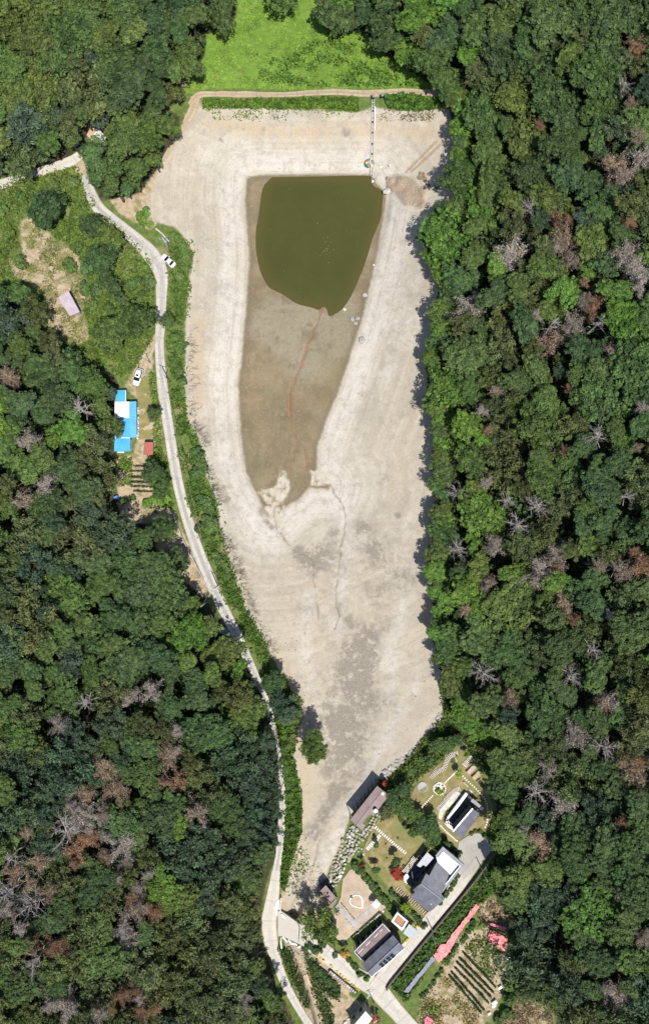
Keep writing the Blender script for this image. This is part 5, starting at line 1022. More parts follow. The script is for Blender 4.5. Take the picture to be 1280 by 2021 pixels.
# loose pebbles and clods: too many to count
def pebbles(name, polys, n, rr, mats, label, clump=0):
    base = STONES['a'][0]; bv = np.array([v.co for v in base.vertices]); bf = np.array([p.vertices for p in base.polygons]); X, Y = [], []
    for p in polys:
        P = np.array(p, float); x = RNG.uniform(P[:, 0].min(), P[:, 0].max(), n * 3); y = RNG.uniform(P[:, 1].min(), P[:, 1].max(), n * 3); ok = inside(x, y, p) & ~inside(x, y, MUD_P); X.append(x[ok][:n]); Y.append(y[ok][:n])
    x = np.concatenate(X); y = np.concatenate(Y); m = len(x); c = Gn(x, y, .03); s = RNG.uniform(0, 1, m) ** 2.5 * (rr[1] - rr[0]) + rr[0]; th = RNG.uniform(0, 6.28, m)
    v = bv[None] * s[:, None, None]; vx = v[..., 0] * np.cos(th)[:, None] - v[..., 1] * np.sin(th)[:, None]; vy = v[..., 0] * np.sin(th)[:, None] + v[..., 1] * np.cos(th)[:, None]
    v = np.stack([vx, vy, v[..., 2]], -1) + c[:, None]; f = (np.arange(m) * len(bv))[:, None, None] + bf[None]
    tag(link(name, np_mesh(name, v.reshape(-1, 3), f.reshape(-1, 3), mats)), label, 'stones', kind='stuff')
pebbles('loose_stones', [BED_P], 700, (.05, .22), m_stone, 'pale stones scattered over the dry bed')
pebbles('dark_clods', [BED_P], 700, (.05, .22), m_stone3, 'dark clods scattered over the dry bed')
pebbles('spoil_clods', [PILE], 700, (.08, .42), M('clod', (.27, .20, .13), .95, .2), 'brown clods of the spoil heap beside the pond corner')
for (x, y, r) in [(767,355,5),(768,365,5.5),(832,346,6),(828,350,4),(843,367,4),(861,368,4.5),(838,354,4)]:
    pebbles('clod_heap', [[(x - r, y - r), (x + r, y - r * .7), (x + r * .8, y + r), (x - r * .8, y + r * .8)]], 60, (.1, .45), M('clod', (.27, .20, .13)), 'small heap of brown clods dumped near the spoil heap')
pebbles('riprap', [[(752,1524),(772,1510),(792,1494),(818,1474),(840,1450),(856,1424),(866,1406),(874,1414),(864,1436),(848,1460),(826,1484),(798,1504),(780,1520),(762,1538)]], 700, (.2, .62), M('riprap_stone', (.40, .37, .33), .9, .25), 'band of small riprap stones at the foot of the garden bank')
pebbles('creek_stones', [[(580,1720),(630,1700),(640,1745),(620,1790),(590,1790)],[(560,1850),(600,1870),(615,1900),(600,1925),(580,1900)]], 420, (.1, .45), m_stone2, 'rubble stones in the creek outlet')
# brushwood along the shore
def brush(name, lines, n, L, col, label):
    segs = []
    for (x0, y0, x1, y1, w) in lines:
        for i in range(n):
            t = random.random(); p = np.array(G(x0 + (x1 - x0) * t + random.uniform(0, w), y0 + (y1 - y0) * t + random.uniform(-4, 4), .1)); a = random.gauss(0, .7); d = np.array([math.cos(a), math.sin(a) * .8, random.uniform(.0, .45)]); l = random.uniform(*L); q = p + d * l; r = random.uniform(.015, .04)
            segs.append((p, q, r, r * .5))
            for k in range(3): e = d + RNG.normal(size=3) * .4; m = p + (q - p) * random.uniform(.3, .9); segs.append((m, m + e * l * .35, r * .6, r * .3))
    v, f = sticks(segs, RNG); o = link(name, np_mesh(name, v, f, BARK)); o.color = (*col, 1); tag(o, label, 'brushwood', kind='stuff')
brush('brushwood', [(368,650,372,830,12),(372,830,402,880,10),(404,930,428,990,8),(430,1050,460,1130,14),(456,1110,490,1200,14),(484,1190,530,1290,14)], 80, (.8, 2.6), (.20, .165, .13), 'dry brushwood along the shore below the road verge')

# ------------------------------------------------------------------ boulder bank, garden
def build_boulders():
    poly = [(690,1632),(700,1630),(714,1642),(740,1606),(765,1574),(769,1582),(742,1622),(722,1652),(706,1662),(700,1684),(686,1702),(676,1722),(668,1738),(656,1762),(646,1758),(650,1730),(656,1706),(664,1682),(674,1660)]
    c = G(690, 1680); o = empty('boulder_wall', c, 0, 'terraced bank of large pale boulders between the garden and the bed', 'boulder wall'); c = Vector(c); P = []
    for i in range(9000):
        x, y = random.uniform(640, 772), random.uniform(1570, 1768); r = random.uniform(2.4, 4.6)
        if len(P) < 285 and inside([x], [y], poly)[0] and all((x - a) ** 2 + (y - b) ** 2 > (.8 * (r + q)) ** 2 for a, b, q in P): P.append((x, y, r)); stone(x, y, r, o, 'aaaawbbc', c, up=.35 + .2 * random.random())
    for nm, pts, lab in (('stone_edging', [(706,1840),(716,1829),(728,1820),(742,1810),(756,1797)], 'rough stone edging between the gravel yard and the porch'), ('stone_border', [(640,1766),(634,1774),(628,1784),(634,1790),(626,1776)], 'small boulder group below the deck hut'), ('stone_border', [(700,1672),(706,1680),(712,1690),(718,1684),(708,1672)], 'cream boulder mound at the end of the slab path'), ('stone_border', [(734,1954),(722,1974),(708,1994),(690,2010),(678,2021)], 'low stone border along the grassy verge of the white roof')):
        q = spline([p + (0,) for p in pts], 4.); c = Vector(G(*pts[0])); w = empty(nm, c, 0, lab, 'stone edging')
        for x, y, _ in q: stone(x + random.uniform(-1.5, 1.5), y + random.uniform(-1.5, 1.5), random.uniform(1.8, 3.), w, 'awb', c)
build_boulders()
PLK = {}
m_pathbed = M('path_soil', (.085, .075, .05), .95, .2)
def plank_path(pts, n, w, lp, label, mat, name='plank_path', piece='plank', h=.12, cat='path', dz=.19, rot=0.):
    q = spline([p + (0,) for p in pts], 1.); d = np.r_[0, np.cumsum(np.hypot(np.diff(q[:, 0]), np.diff(q[:, 1])))]; c = Vector(G(*pts[0])); o = empty(name, c, 0, label, cat); key = (mat.name, w, lp)
    if key not in PLK: mb = MB().box((0, 0, 0), (w, lp, h)); me = bpy.data.meshes.new(piece); me.from_pydata(mb.v, [], mb.f); me.materials.append(mat); PLK[key] = me
    if piece == 'plank': ribbon('path_bed', [p + (lp / S * .98,) for p in pts], m_pathbed, .13 if dz < .3 else .4, .1, 5)
    for i in range(n):
        s = d[-1] * (i + .5) / n; x = np.interp(s, d, q[:, 0]); y = np.interp(s, d, q[:, 1]); x2 = np.interp(s + 1, d, q[:, 0]); y2 = np.interp(s + 1, d, q[:, 1]); x1 = np.interp(s - 1, d, q[:, 0]); y1 = np.interp(s - 1, d, q[:, 1])
        b = link(piece, PLK[key], o); b.location = Vector(G(x, y, dz)) - c; b.rotation_euler = (0, 0, math.atan2(-(y2 - y1), x2 - x1) + rot + random.uniform(-.05, .05)); b.scale = (random.uniform(.9, 1.1), random.uniform(.93, 1.07), 1)
    return o
plank_path([(903,1485),(888,1491),(880,1502),(875,1516),(861,1523),(849,1535)], 25, .22, 1.3, 'curving plank path past the round pond planter', m_palewood)
plank_path([(907,1555),(896,1560),(882,1573),(874,1585),(862,1597)], 22, .22, 1.3, 'curving plank path along the white gravel bed', m_palewood)
plank_path([(932,1494),(922,1502),(914,1511)], 8, .26, 1.5, 'short plank path beside the raised planter boxes', m_palewood)
plank_path([(819.5,1690),(808,1706),(796,1721)], 13, .26, 1.6, 'pale slatted boardwalk in front of the grey house deck', m_palewood, dz=.5)
plank_path([(782,1751),(800,1768),(822,1787),(842,1805)], 17, .3, 1.3, 'timber step path along the plain slate roof', m_wood)
plank_path([(739,1631),(758,1648),(780,1667),(801,1684)], 17, .42, .8, 'white slab path crossing the lawn to the grey house', m_slab, 'slab_path', 'slab')
plank_path([(750,1647),(737,1661),(723,1676)], 9, .42, 1.1, 'short white slab path leading to the boulder mound', m_slab, 'slab_path', 'slab')
for pts, n, lab in (([(901,1521),(888,1533),(876,1545)], 10, 'stepping stones between the ring bed and the path corner'),([(854,1568),(843,1580),(831,1593)], 8, 'stepping stones from the ring bed down to the red tinged shrub'),([(903,1522),(920,1539),(940,1558),(953,1572),(960,1588),(961,1603),(960,1622),(955,1634)], 26, 'long curving line of stepping stones round the cabin'),([(863,1622),(876,1637),(889,1649),(902,1660)], 14, 'stepping stones running along the cabin terrace to the drive')):
    plank_path(pts, n, .42, .42, lab, m_slab, 'stepping_stones', 'stepping_stone', rot=.78)
sheet('gravel_bed', [(903,1562),(910,1568),(906,1576),(896,1582),(886,1592),(876,1602),(870,1618),(864,1614),(866,1600),(876,1588),(886,1575),(895,1564)], m_pebble, .16, 4)
def ring_bed(px, py, r, inner, lab, mat, fillmat, cat='flower bed', n=18):
    o = empty('ring_bed', G(px, py), 0, lab, cat); c = Vector(G(px, py)); k = r * S
    MB().disc((0, 0, .14), k, .3, 24).build('bed_fill', fillmat, o)
    for i in range(n):
        a = 2 * math.pi * i / n; stone(px + r * math.cos(a), py + r * math.sin(a), 1.9 if r > 8 else 1.2, o, mat, c)
    return o
ring_bed(866.5,1556,12,0,'round white gravel bed ringed with stones round a lime shrub','w',m_pebble); shrub(866,1560,6.5,(*GREENS['lime'],1),'lime green shrub in the middle of the round gravel bed'); 
for a in range(7): shrub(866.5 + 8.5 * math.cos(a * .9), 1556 + 8.5 * math.sin(a * .9), 2.2, jit(GREENS['mid']), 'small flower clump inside the round gravel bed', 'flower clumps in the round gravel bed')
ring_bed(895,1501.5,5.5,0,'small round planter with white rim filled with dark green plants','w',M('pond_weed', (.06, .10, .04), .9, .2), n=16)
ring_bed(833,1553,9.5,0,'round grey gravel circle on the lawn','c',m_pave, 'gravel circle')
for (x, y, lab, fill_) in ((929,1518.5,'raised timber planter box of bare soil nearest the plank steps',m_gravel),(940,1529,'raised timber planter box of pale soil in the middle of the row',m_wood),(949,1547,'raised planter box of dark leafy plants at the end of the row',None)):
    t = Thing('planter_box', x, y, lab, 'planter', axis=((920,1528),(936,1511)) if fill_ else ((942,1538),(956,1556))); l, wd = (2.9, 1.25)
    MB().box((0, 0, .25), (l - .2, wd - .2, .45)).build('soil', fill_ or M('dark_soil', (.06, .06, .04), .95, .2), t.o)
    for s in (-1, 1): MB().box((0, s * wd / 2, .3), (l + .1, .12, .62)).build('side_board', m_wood, t.o); MB().box((s * l / 2, 0, .3), (.12, wd - .12, .62)).build('end_board', m_wood, t.o)
    if not fill_:
        for i in range(5): c = link('plant', random.choice(SHRUB), t.o); c.location = (-1. + i * .5, random.uniform(-.2, .2), .6); c.scale = (.35, .35, .3); c.color = jit(GREENS['mid'])
# shrubs and garden trees
GT = [(800,1596,18,'mid','green tree with dense crown beside the slab path lawn',4.5),(818,1612,19,'warm','yellow green garden tree left of the cabin lawn',4.8),(842,1628,20,'dark','dark garden tree between the two houses',5),(852,1650,18,'mid','garden tree above the hedge of the grey house',4.5),(822,1640,14,'dark','small dark tree at the edge of the round lawn',4),(775,1578,15,'dark','dark tree behind the pavilion end',5),(796,1560,14,'dark','dark shrubby tree beside the gravel circle',4.5),(880,1470,15,'mid','glossy tree at the top corner of the garden',5),(897,1463,14,'dark','dark tree beside the grey track above the garden',5),(860,1470,10,'dark','small dark conifer in the bank scrub',5),(845,1500,8,'dark','slim dark conifer by the plank path',5),(880,1668,12,'dark','rounded tree next to the parapet corner',3.5),(762,1608,13,'olive','open olive green tree on the pavilion lawn',3.6),(780,1700,9,'dark','small dark tree casting shade on the lawn beside the red maple',4.2),(742,1665,7,'olive','small yellow green shrub tree beside the short slab path',2.6),(740,1715,8,'dark','small dark tree along the lawn hedge',3.5),(800,1792,10,'lime','yellow green shrub tree behind the timber annex',3),(905,1525,7,'lime','bright lime tree beside the stepping stone corner',3.2),(920,1488,6,'bright','bright green shrub tree at the plank steps',3),(660,1835,9,'dark','dark shrub tree at the gravel yard corner',3.5),(680,1878,9,'olive','ochre leaved small tree beside the solar house terrace',3.5),(660,1878,8,'blue','thin grey leaved tree beside the access road',4.5)]
for (x, y, r, k, lab, h) in GT:
    c = GREENS[k] if 'ochre' not in lab else (.26, .19, .05); tree('garden_tree', x, y, r * 1.12, h, (BROADBIG if r > 14 else BROAD if r > 9 else SHRUB), jit(tuple(q * 1.25 for q in c), .08), lab, 'garden tree', thick=.8)
for (x, y, r, lab) in [(785,1726,13,'bright red maple beside the grey house deck'),(757,1547,7,'reddish shrub at the corner of the pavilion'),(816,1597,5,'small orange red shrub among the garden trees'),(714,1703,6,'dark red shrub at the end of the lawn hedge'),(742,2014,9,'red leaved shrub beside the white sheet roof')]:
    tree('red_maple' if 'maple' in lab else 'red_shrub', x, y, r, 2.6, SHRUB if r < 10 else BROAD, (.30, .055, .03, 1) if 'dark' not in lab else (.12, .03, .025, 1), lab, 'maple' if 'maple' in lab else 'shrub', thick=.7)
def hedge(pts, n, r, col, label, group):
    col = tuple(q * 1.2 for q in col)
    q = spline([p + (0,) for p in pts], 1.); d = np.linspace(0, len(q) - 1, n).astype(int)
    for i in d: shrub(q[i, 0] + random.uniform(-1.5, 1.5), q[i, 1] + random.uniform(-1.5, 1.5), r * random.uniform(.85, 1.2), jit(col), label, group, 'hedge_shrub', 'hedge', 1.05)
hedge([(698,1703),(716,1722),(732,1742),(748,1762),(764,1782),(776,1796)], 15, 8, GREENS['mid'], 'leafy shrub of the hedge between the lawn and the gravel yard', 'hedge between lawn and gravel yard')
hedge([(772,1758),(792,1780),(812,1800),(834,1822)], 11, 6.5, GREENS['dark'], 'dark shrub of the hedge along the timber step path', 'hedge along the timber step path')
hedge([(868,1778),(880,1762),(894,1742),(904,1728)], 9, 5.5, GREENS['mid'], 'clipped shrub of the hedge under the long parapet', 'hedge under the parapet')
hedge([(862,1648),(878,1660),(892,1672),(902,1682)], 7, 7, GREENS['dark'], 'clipped shrub of the hedge between cabin stones and terrace parapet', 'hedge behind the terrace')
hedge([(930,1644),(944,1640),(960,1650),(976,1664)], 7, 5, GREENS['mid'], 'low shrub of the hedge at the top of the parking pad', 'hedge above the parking pad')
hedge([(880,1612),(888,1598),(902,1584),(912,1572)], 9, 3.6, GREENS['dark'], 'low dark shrub along the white terrace edge', 'shrubs along the cabin terrace')
hedge([(676,1880),(692,1898),(706,1914),(722,1928)], 9, 6, GREENS['mid'], 'shrub of the border beside the solar house', 'border beside the solar house')
YEL = (.52, .40, .02)
hedge([(680,1888),(694,1902),(712,1920),(728,1929)], 12, 2.8, YEL, 'yellow flower clump along the solar house border', 'yellow flowers by the solar house')
hedge([(620,1880),(628,1887),(638,1893)], 6, 2.6, YEL, 'yellow flower clump at the roadside by the bridge', 'yellow flowers by the bridge')
hedge([(653,1904),(668,1919),(684,1934),(700,1948),(708,1953)], 12, 2.4, YEL, 'yellow flower clump above the brick planter row', 'yellow flowers above the planter row')
hedge([(800,1858),(806,1848)], 3, 3., YEL, 'yellow shrub below the carport', 'yellow shrubs by the carport'); hedge([(822,1828),(828,1820)], 3, 3., YEL, 'yellow shrub above the carport', 'yellow shrubs above the carport')
hedge([(634,1862),(622,1876),(612,1868),(600,1872)], 5, 8, GREENS['dark'], 'dark shrub on the creek bank below the bridge', 'shrubs below the bridge')
hedge([(622,1905),(636,1918),(650,1932),(664,1948)], 8, 8, GREENS['dark'], 'dark shrub in the sunken plot beside the creek', 'shrubs beside the creek')
hedge([(760,1555),(790,1538),(820,1512),(840,1486),(852,1466)], 12, 7, GREENS['mid'], 'shrub growing on the bank above the riprap', 'shrubs on the riprap bank')
hedge([(775,1590),(786,1612),(800,1625)], 4, 8, GREENS['mid'], 'shrub at the foot of the garden trees', 'shrubs under the garden trees')
hedge([(345,470),(362,490),(370,515),(360,545)], 7, 10, GREENS['warm'], 'low bush on the verge behind the white sedan', 'bushes behind the white sedan')
hedge([(350,665),(345,690),(366,682),(344,718),(356,735),(362,750)], 7, 10, GREENS['mid'], 'low bush on the lake side of the road', 'bushes on the lake side of the road')
hedge([(388,890),(396,915),(385,935),(400,925)], 6, 13, GREENS['mid'], 'broad bush on the shore below the vegetable plot', 'broad bushes below the vegetable plot')
hedge([(400,985),(414,1000),(410,1025),(422,1040),(400,1040)], 7, 13, GREENS['mid'], 'broad bush on the shore beside the long wire', 'broad bushes beside the long wire')
hedge([(425,1090),(438,1110),(448,1135)], 6, 9, GREENS['mid'], 'bush at the road edge above the shaded stretch', 'bushes above the shaded stretch')
hedge([(275,425),(290,415),(280,440),(295,445)], 5, 9, GREENS['bright'], 'bright bush beside the road below the tree clump', 'bushes below the tree clump')
hedge([(40,520),(10,430),(20,400),(130,380),(150,360),(110,365),(160,400)], 8, 13, GREENS['warm'], 'scrub bush in the meadow by the village road', 'scrub bushes in the meadow')
hedge([(150,490),(140,520),(170,530),(175,600),(230,610),(250,590),(285,590),(290,560),(190,575)], 12, 15, GREENS['mid'], 'scrub bush between the sandy clearing and the road', 'scrub bushes above the clearing')
hedge([(882,1894),(896,1874),(910,1856),(922,1840),(934,1818)], 9, 6, GREENS['dark'], 'dark shrub along the long pink sheet', 'shrubs along the pink sheet')
hedge([(832,1964),(852,1939),(870,1914)], 6, 6, GREENS['dark'], 'dark shrub along the grey cloth strip', 'shrubs along the grey cloth')
hedge([(1010,1850),(1018,1890),(1008,1925),(1000,1985),(985,2010)], 8, 13, GREENS['mid'], 'leafy bush on the far edge of the crop field', 'bushes on the edge of the crop field')
hedge([(300,740),(302,765),(304,790),(308,845),(312,875),(310,890)], 7, 5.5, GREENS['bright'], 'bright shrub beside the blue house lawn', 'shrubs beside the blue house lawn')
hedge([(292,990),(306,985),(318,995),(328,985)], 6, 9, GREENS['bright'], 'bright leafy bush below the vegetable rows', 'bushes below the vegetable rows'); hedge([(262,985),(244,990)], 2, 8, GREENS['mid'], 'small bush beside the yard path', 'bushes beside the yard path')
for i in range(60):
    x, y = random.choice([(random.uniform(836, 900), random.uniform(1476, 1530)), (random.uniform(700, 800), random.uniform(1640, 1740)), (random.uniform(840, 960), random.uniform(1540, 1640)), (random.uniform(690, 765), random.uniform(1600, 1700))])
    if inside([x], [y], [(716,1676),(738,1628),(752,1612),(800,1592),(815,1560),(830,1530),(850,1522),(868,1500),(905,1478),(955,1545),(968,1640),(906,1668),(868,1670),(812,1720),(786,1768),(735,1715)])[0] and not inside([x], [y], [(878,1620),(925,1562),(952,1590),(950,1612),(910,1660)])[0]:
        shrub(x, y, random.uniform(1.3, 3.2), jit(random.choice([GREENS['mid'], GREENS['warm'], GREENS['lime'], (.14, .15, .06)])), 'small garden plant dotted about the lawn', 'small plants about the lawn')
# heart ring, swing
def build_heart():
    pts = [(702,1788.5),(694,1785),(690,1780),(690,1775),(694,1769),(698.4,1766),(703,1765.4),(708,1766.5),(712,1770),(714,1776),(714.4,1783),(713.6,1790.4)]
    o = empty('heart_border', G(702, 1777), 0, 'white heart shaped border on the gravel yard', 'border'); c = Vector(G(702, 1777)); q = spline([p + (0,) for p in pts + pts[:1]], 2.)
    MB().tube([Vector(G(x, y, .14)) - c for x, y, _ in q[:-1]], .2, 6, True).build('rim', m_white, o)
    for (x, y) in pts[::2]: stone(x + (x - 702) * .16, y + (y - 1778) * .16, 1.1, o, 'c', c)
    shrub(693,1770,2.8,jit(GREENS['bright']),'small plant on the rim of the white heart border')
build_heart()
for i in range(16):
    x, y = [(669 + i * 2.3, 1781 + i * 2.9), (664 + (i - 8) * 4, 1794 + (i - 8) * 5)][i > 11]; shrub(x + 4, y, 1.5, jit(GREENS['mid']), 'tiny edging plant beside the grey paved path', 'edging plants by the paved path')
t = Thing('swing_seat', 740, 1776, 'garden swing seat under a curved pale canopy', 'swing', axis=((732,1768),(748,1784)))
mb = MB(); n = 7
for i in range(n): a0 = -1. + 2 * i / n; a1 = a0 + 2 / n; mb.prism([(-1., a0 * 1.05, 2.1 + .35 * (1 - a0 * a0)), (1., a0 * 1.05, 2.1 + .35 * (1 - a0 * a0)), (1., a1 * 1.05, 2.1 + .35 * (1 - a1 * a1)), (-1., a1 * 1.05, 2.1 + .35 * (1 - a1 * a1))], .04)
mb.build('canopy', M('canopy_pale', (.60, .60, .60), .4, .12), t.o); MB().box((-.9, -.7, .5), (.6, 1.2, .1)).build('seat', M('seat_tan', (.62, .45, .28), .8, .1), t.o); MB().box((-1.2, -.7, .85), (.08, 1.2, .6)).build('backrest', m_wood, t.o)
for sx in (-.9, .9):
    for sy in (-.95, .95): MB().tube([(sx, sy, 0), (sx, sy, 2.1)], .05, 6).build('post', m_steel, t.o)
o = empty('garden_bench', G(799,1728), .85, 'white outdoor sofa on the edge of the dark deck', 'sofa'); MB().box((0, 0, .75), (1.9, 1.3, .35)).build('seat', m_white, o); MB().box((0, .55, 1.05), (1.9, .25, .5)).build('backrest', m_white, o); [MB().box((s * .85, 0, .3), (.1, 1., .6)).build('leg', m_steel, o) for s in (-1, 1)]
for (x, y, s) in ((799,1738,.9),(802,1741,.6)): tag(MB().disc((0, 0, .7), .3 * s, .7, 9).build('patio_stool', m_white, loc=G(x, y)), 'small white patio stool beside the outdoor sofa', 'stool', 'stools beside the outdoor sofa')
t = Thing('garden_bench', 918, 1547, 'low stone bench beside the lime tree', 'bench', axis=((912,1541),(922,1552))); MB().box((0, 0, .4), (1.8, .45, .14)).build('seat', m_stone2, t.o); [MB().box((s * .7, 0, .17), (.25, .4, .34)).build('leg', m_stone2, t.o) for s in (-1, 1)]
tag(MB().prism([Vector(G(x, y, .25)) for x, y in [(925,1557),(932.5,1562),(928,1568),(920,1564)]], .4).build('paved_step', m_palewood), 'pale timber step at the head of the white terrace', 'step')

# ------------------------------------------------------------------ walls, bridge, planters, tarps, crop rows
def low_wall(pts, hgt, wd, mat, label, name='retaining_wall', cat='wall', piece='wall_section', base=-.4, cap=None):
    c = Vector(G(*pts[0])); o = empty(name, c, 0, label, cat); q = spline([p + (0,) for p in pts], 14.)
    for i in range(len(q) - 1):
        a = Vector(G(q[i, 0], q[i, 1])) - c; b = Vector(G(q[i + 1, 0], q[i + 1, 1])) - c; d = (b - a); L = math.hypot(d.x, d.y) + .02; rz = math.atan2(d.y, d.x); m = (a + b) / 2
        s = MB().box((m.x, m.y, m.z + (hgt + base) / 2), (L, wd, hgt - base), rz).build(piece, mat, o)
        if cap: MB().box((m.x, m.y, m.z + hgt + .045), (L, wd + .12, .08), rz).build('coping', cap, s)
    return o
low_wall([(980,1676),(960,1702),(935,1736),(905,1772),(870,1814),(830,1862),(795,1905),(768,1938),(762,1950)], 1.15, .4, M('wall_shaded', (.12, .105, .09), .95, .2), 'retaining wall toned dark with shade along the outer edge of the driveway', cap=None)  # concrete wall; its shaded face and shadow are put into the dark colour
low_wall([(554.5,1768),(553.8,1784),(553.2,1798)], 1.1, .32, m_concw, 'short white parapet at the road end of the bridge', 'bridge_parapet', 'parapet', 'parapet_section', -.3)
low_wall([(555,1800),(573,1812),(592,1826)], 1.2, .5, M('bridge_white', (.74, .72, .68), .85, .08), 'white bridge parapet on the reservoir side', 'bridge_parapet', 'parapet', 'parapet_section', -2.4)
low_wall([(558,1847),(577,1856),(597,1866)], 1.2, .5, M('bridge_white', (.74, .72, .68)), 'white bridge parapet on the creek side', 'bridge_parapet', 'parapet', 'parapet_section', -2.4)
low_wall([(555,1846),(554.5,1856),(556,1868)], 1.0, .4, m_concw, 'short white wing wall below the bridge', 'bridge_parapet', 'parapet', 'parapet_section', -.5)
def slab_z(pts_px, dz):
    return [Vector(W(x, y, 7.75 + dz)) for x, y in pts_px]
ds = empty('bridge_deck', W(575, 1834, 7.7), 0, 'plain concrete bridge deck over the creek', 'bridge'); c = Vector(ds.location)
MB().prism([p - c for p in slab_z([(548,1798),(556,1799),(594,1826),(600,1868),(558,1848),(548,1848)], .1)], .5).build('slab', CONC2, ds)
sheet('road_bulb', [(545,1778),(551,1774),(554,1782),(554,1800),(560,1808),(556,1812),(546,1806),(542,1794)], M('bulb_concrete', (.68, .66, .61), .9, .08), .24, 4)
low_wall([(343,1012),(352,1040),(366,1072),(384,1108),(402,1142)], .8, .3, m_stone3, 'mossy stone retaining wall along the uphill side of the road', 'stone_wall', 'wall')
low_wall([(308,452),(322,464),(334,478)], .5, .25, m_concw, 'short concrete kerb wall at the road bend', 'kerb_wall', 'wall'); low_wall([(266,455),(282,478),(296,500),(302,530)], .4, .4, m_stone, 'low stone kerb on the inner side of the road bend', 'kerb_wall', 'wall')
low_wall([(889,1436),(900,1448),(912,1462),(926,1476)], .3, .9, M('grey_track', (.36, .34, .33), .9, .12), 'grey concrete drain running uphill above the garden', 'drain_channel', 'drain')
t = Thing('brick_planter', 676, 1936, 'long planter row of pale cells below the yellow flowers', 'planter', axis=((650,1914),(702,1957))); A = t.L(650,1914,0); B = t.L(702,1957,0); L = (B - A).length
MB().box(((A.x + B.x) / 2, (A.y + B.y) / 2, .2), (L + .3, 1.0, .7)).build('trough', m_black, t.o)
for i in range(14): k = (i + .5) / 14; p = A.lerp(B, k); MB().box((p.x, p.y - .05, .56), (L / 14 * .72, .62, .08)).build('cell', random.choice([m_slab, m_stone, m_pave]), t.o)
sheet('soil_terrace', [(628,1893),(645,1902),(700,1958),(692,1972),(668,1952),(640,1925),(624,1908)], M('tan_soil', (.42, .31, .21), .95, .14, .6), .15, 6)
m_pink = cloth_material('pink_sheet', (.80, .20, .21), (.90, .34, .33)); m_hot = cloth_material('hot_pink_sheet', (.80, .16, .24), (.88, .28, .33)); m_gcloth = cloth_material('grey_cloth', (.20, .20, .27), (.27, .27, .34))
def tarp(poly, mat, label, dz=.75, wr=.12, name='tarpaulin'):
    P = []
    n = len(poly)
    for i in range(n):
        a, b = poly[i], poly[(i + 1) % n]; k = max(1, int(math.hypot(b[0] - a[0], b[1] - a[1]) / 3))
        for j in range(k): P.append((a[0] + (b[0] - a[0]) * j / k + random.uniform(-.9, .9), a[1] + (b[1] - a[1]) * j / k + random.uniform(-.9, .9)))
    vx, vy, co, f = cdt_sheet(P, 2.5, dz); co[:, 2] += wr * (np.sin(vx * .9 + vy * .35) + np.sin(vy * .8 - vx * .4 + 1)) * .6 + RNG.normal(size=len(vx)) * wr * .35
    low = co.copy(); low[:, 2] -= .02; o = link(name, np_mesh(name, np.vstack([co, low]), np.vstack([f, f[:, ::-1] + len(co)]), mat)); return tag(o, label, 'tarpaulin')
tarp([(937.5,1781),(945,1786.5),(930,1806),(915,1825),(902,1844),(883,1879),(864,1897),(854,1882),(868,1861),(879,1859),(894,1836),(916,1809)], m_pink, 'long ragged pink sheet laid down the green slope')
tarp([(964,1818),(970,1819),(997.5,1827),(993,1836),(975,1826),(964,1822)], m_hot, 'narrow hot pink sheet wedge above the crop field')
tarp([(965.6,1833),(980,1838),(999,1851),(999,1870),(992,1875.6),(979,1864),(966,1858),(961,1848)], m_pink, 'square faded pink sheet at the corner of the crop field', .5)
tarp([(836,2010),(842,2003),(852,2010),(862,2030),(840,2035)], m_hot, 'small magenta sheet at the bottom of the crop field', .4)
tarp([(852,1884),(858,1890.6),(840,1912),(804,1957),(795,1955),(822,1922)], m_gcloth, 'long grey blue ground cloth strip along the slope', .55, .05)
m_mulch = M('mulch_film', (.05, .055, .055), .6, .2); 
def crop_row(a, b, col, label, group, wd=.7, dark=True, dens=1.):
    c = Vector(G(*a)); o = empty('crop_row', c, 0, label, 'crop row', group); n = max(3, int(math.hypot(b[0] - a[0], b[1] - a[1]) / 4)); pts = [Vector(G(a[0] + (b[0] - a[0]) * i / n, a[1] + (b[1] - a[1]) * i / n, .08)) - c for i in range(n + 1)]
    MB().tube(pts, wd * .42, 6).build('ridge', m_mulch if dark else M('ridge_soil', (.42, .32, .21), .95, .15), o)
    L = (pts[-1] - pts[0]).length; m = int(L * 34 * dens); k = RNG.uniform(0, 1, m); A = np.array(pts[0]); B = np.array(pts[-1]); ctr = A + (B - A) * k[:, None] + RNG.normal(size=(m, 3)) * [wd * .16, wd * .16, .05] + [0, 0, .5]
    v, f = quads(ctr, RNG.normal(size=(m, 3)) * .6 + [0, 0, .8], RNG.uniform(.08, .2, m), 1.5); q = link('plants', np_mesh('plants', v, f, LEAF, {'tint': np.repeat(RNG.uniform(0, 1, m), 4)}), o); q.color = (*col, 1); q['kind'] = 'stuff'
for (a, b) in [((912,1877),(977,1947)),((905,1889),(973,1958)),((900,1897),(968,1967)),((896,1907),(963,1978)),((890,1917),(954,1992)),((885,1923),(948,1997))]: crop_row(a, b, (.05, .085, .035), 'dark mulched crop row in the hillside field', 'crop rows in the hillside field', .75)
for i, (x0, x1, y) in enumerate([(264,290,920),(254,288,930),(256,302,942),(257,306,951.5),(262,308,960.5),(264,306,970)]): crop_row((x0, y), (x1, y + .5), (.055, .095, .045), 'short crop row beside the red roofed shed', 'crop rows by the red shed', .65, i in (2, 3), .7)
for (x, y, s) in [(1001,1888,1.),(985.5,1947,1.1),(974,1977,1.5),(973,1983,1.1),(964,1998,.9)]:
    tag(MB().box((0, 0, .25), (1. * s, .6 * s, .5), .6).build('white_sack', m_white, loc=G(x, y, .1)), 'white sack lying on the outer edge of the crop field', 'sack', 'sacks along the crop field')
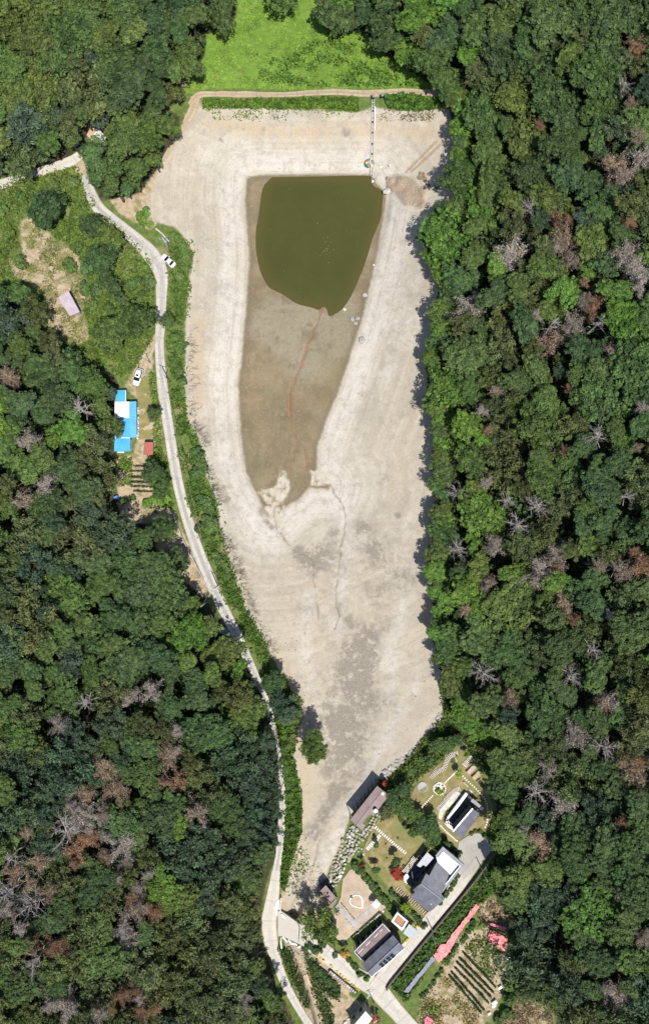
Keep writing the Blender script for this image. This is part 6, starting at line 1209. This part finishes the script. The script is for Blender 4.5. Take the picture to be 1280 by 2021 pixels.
tag(MB().box((0, 0, .3), (1.2, .9, .5), .4).build('blue_tub', M('tub_blue', (.08, .22, .62), .5, .1), loc=G(231, 982, .3)), 'small blue tub at the edge of the yard under trees', 'tub')
t = Thing('washing_trough', 255, 1005, 'white rectangular trough on the yard path', 'trough', axis=((251,1000),(258,1008))); MB().box((0, 0, .3), (1.5, .8, .6)).build('basin', m_white, t.o); MB().box((0, 0, .61), (1.2, .55, .03)).build('water', m_black, t.o)
tag(MB().prism([Vector(G(x, y, .12)) for x, y in [(275,1012),(280,1009),(288,1018),(283,1021)]], .2).build('mat', M('brown_mat', (.16, .11, .09), .9, .15)), 'dark brown mat lying on the yard soil', 'mat')
shrub(308,1010,3.2,jit(GREENS['dark']),'small dark conifer bush on the bare yard')
# pale flecks lying on the pond surface
m_fleck = M('fleck', (.45, .47, .38), .8, .2); mb = MB()
for i in range(44):
    sx, sy = random.gauss(0, 1), random.gauss(0, 1); x, y = (645 + sx * 9, 490 + sy * 14) if i < 26 else (random.uniform(520, 735), random.uniform(360, 590))
    if inside([x], [y], WATER_P)[0]: p = W(x, y, .012); r = random.uniform(.03, .08); a = random.random() * 3; mb.add([(p.x + r * math.cos(a + k * 1.57) * (1 + .5 * (k % 2)), p.y + r * math.sin(a + k * 1.57), .012) for k in range(4)], [(0, 1, 2, 3)])
tag(mb.build('floating_flecks', m_fleck), 'pale flecks on the pond surface', 'fleck', kind='stuff')
# leaning pine over the narrow end of the bed
def build_leaning():
    b = Vector(G(566, 1452)); o = empty('leaning_pine', b, 0, 'leaning pine stretching its crown out over the narrow end of the bed', 'pine tree'); z = b.z
    P = lambda x, y, h: Vector(W(x, y, z + h)) - b
    MB().tube([P(566,1452,-.2), P(572,1456,2.), P(584,1462,4.), P(596,1464,5.2), P(612,1462,6.)], [.22, .2, .16, .12, .07], 8).build('trunk', BARK, o, True, (.16, .11, .09))
    for i, (x, y, h, r) in enumerate([(618,1456,6.4,12),(612,1470,6.4,13),(624,1478,6.,13),(616,1494,5.6,11),(628,1490,5.6,9),(604,1478,5.8,8),(626,1462,6.4,9)]):
        c = link('crown', PINE[i % len(PINE)], o); c.location = P(x, y, h); r *= 1.6; c.scale = (r * S, r * S, r * S * .7); c.rotation_euler = (0, 0, i * 1.3); c.color = jit((.075, .12, .03), .1)
        MB().tube([P(598,1464,5.2), P(x, y, h)], [.07, .03], 5).build('branch', BARK, o, color=(.16, .11, .09))
build_leaning()
hedge([(574,1405),(586,1420),(578,1440),(570,1470),(582,1432),(592,1408)], 9, 8, GREENS['warm'], 'low bush at the foot of the leaning pine', 'bushes at the foot of the leaning pine')
hedge([(556,1500),(566,1530),(574,1570),(578,1610),(576,1650)], 10, 7, GREENS['mid'], 'low bush along the narrow end of the bed', 'bushes along the narrow end of the bed')
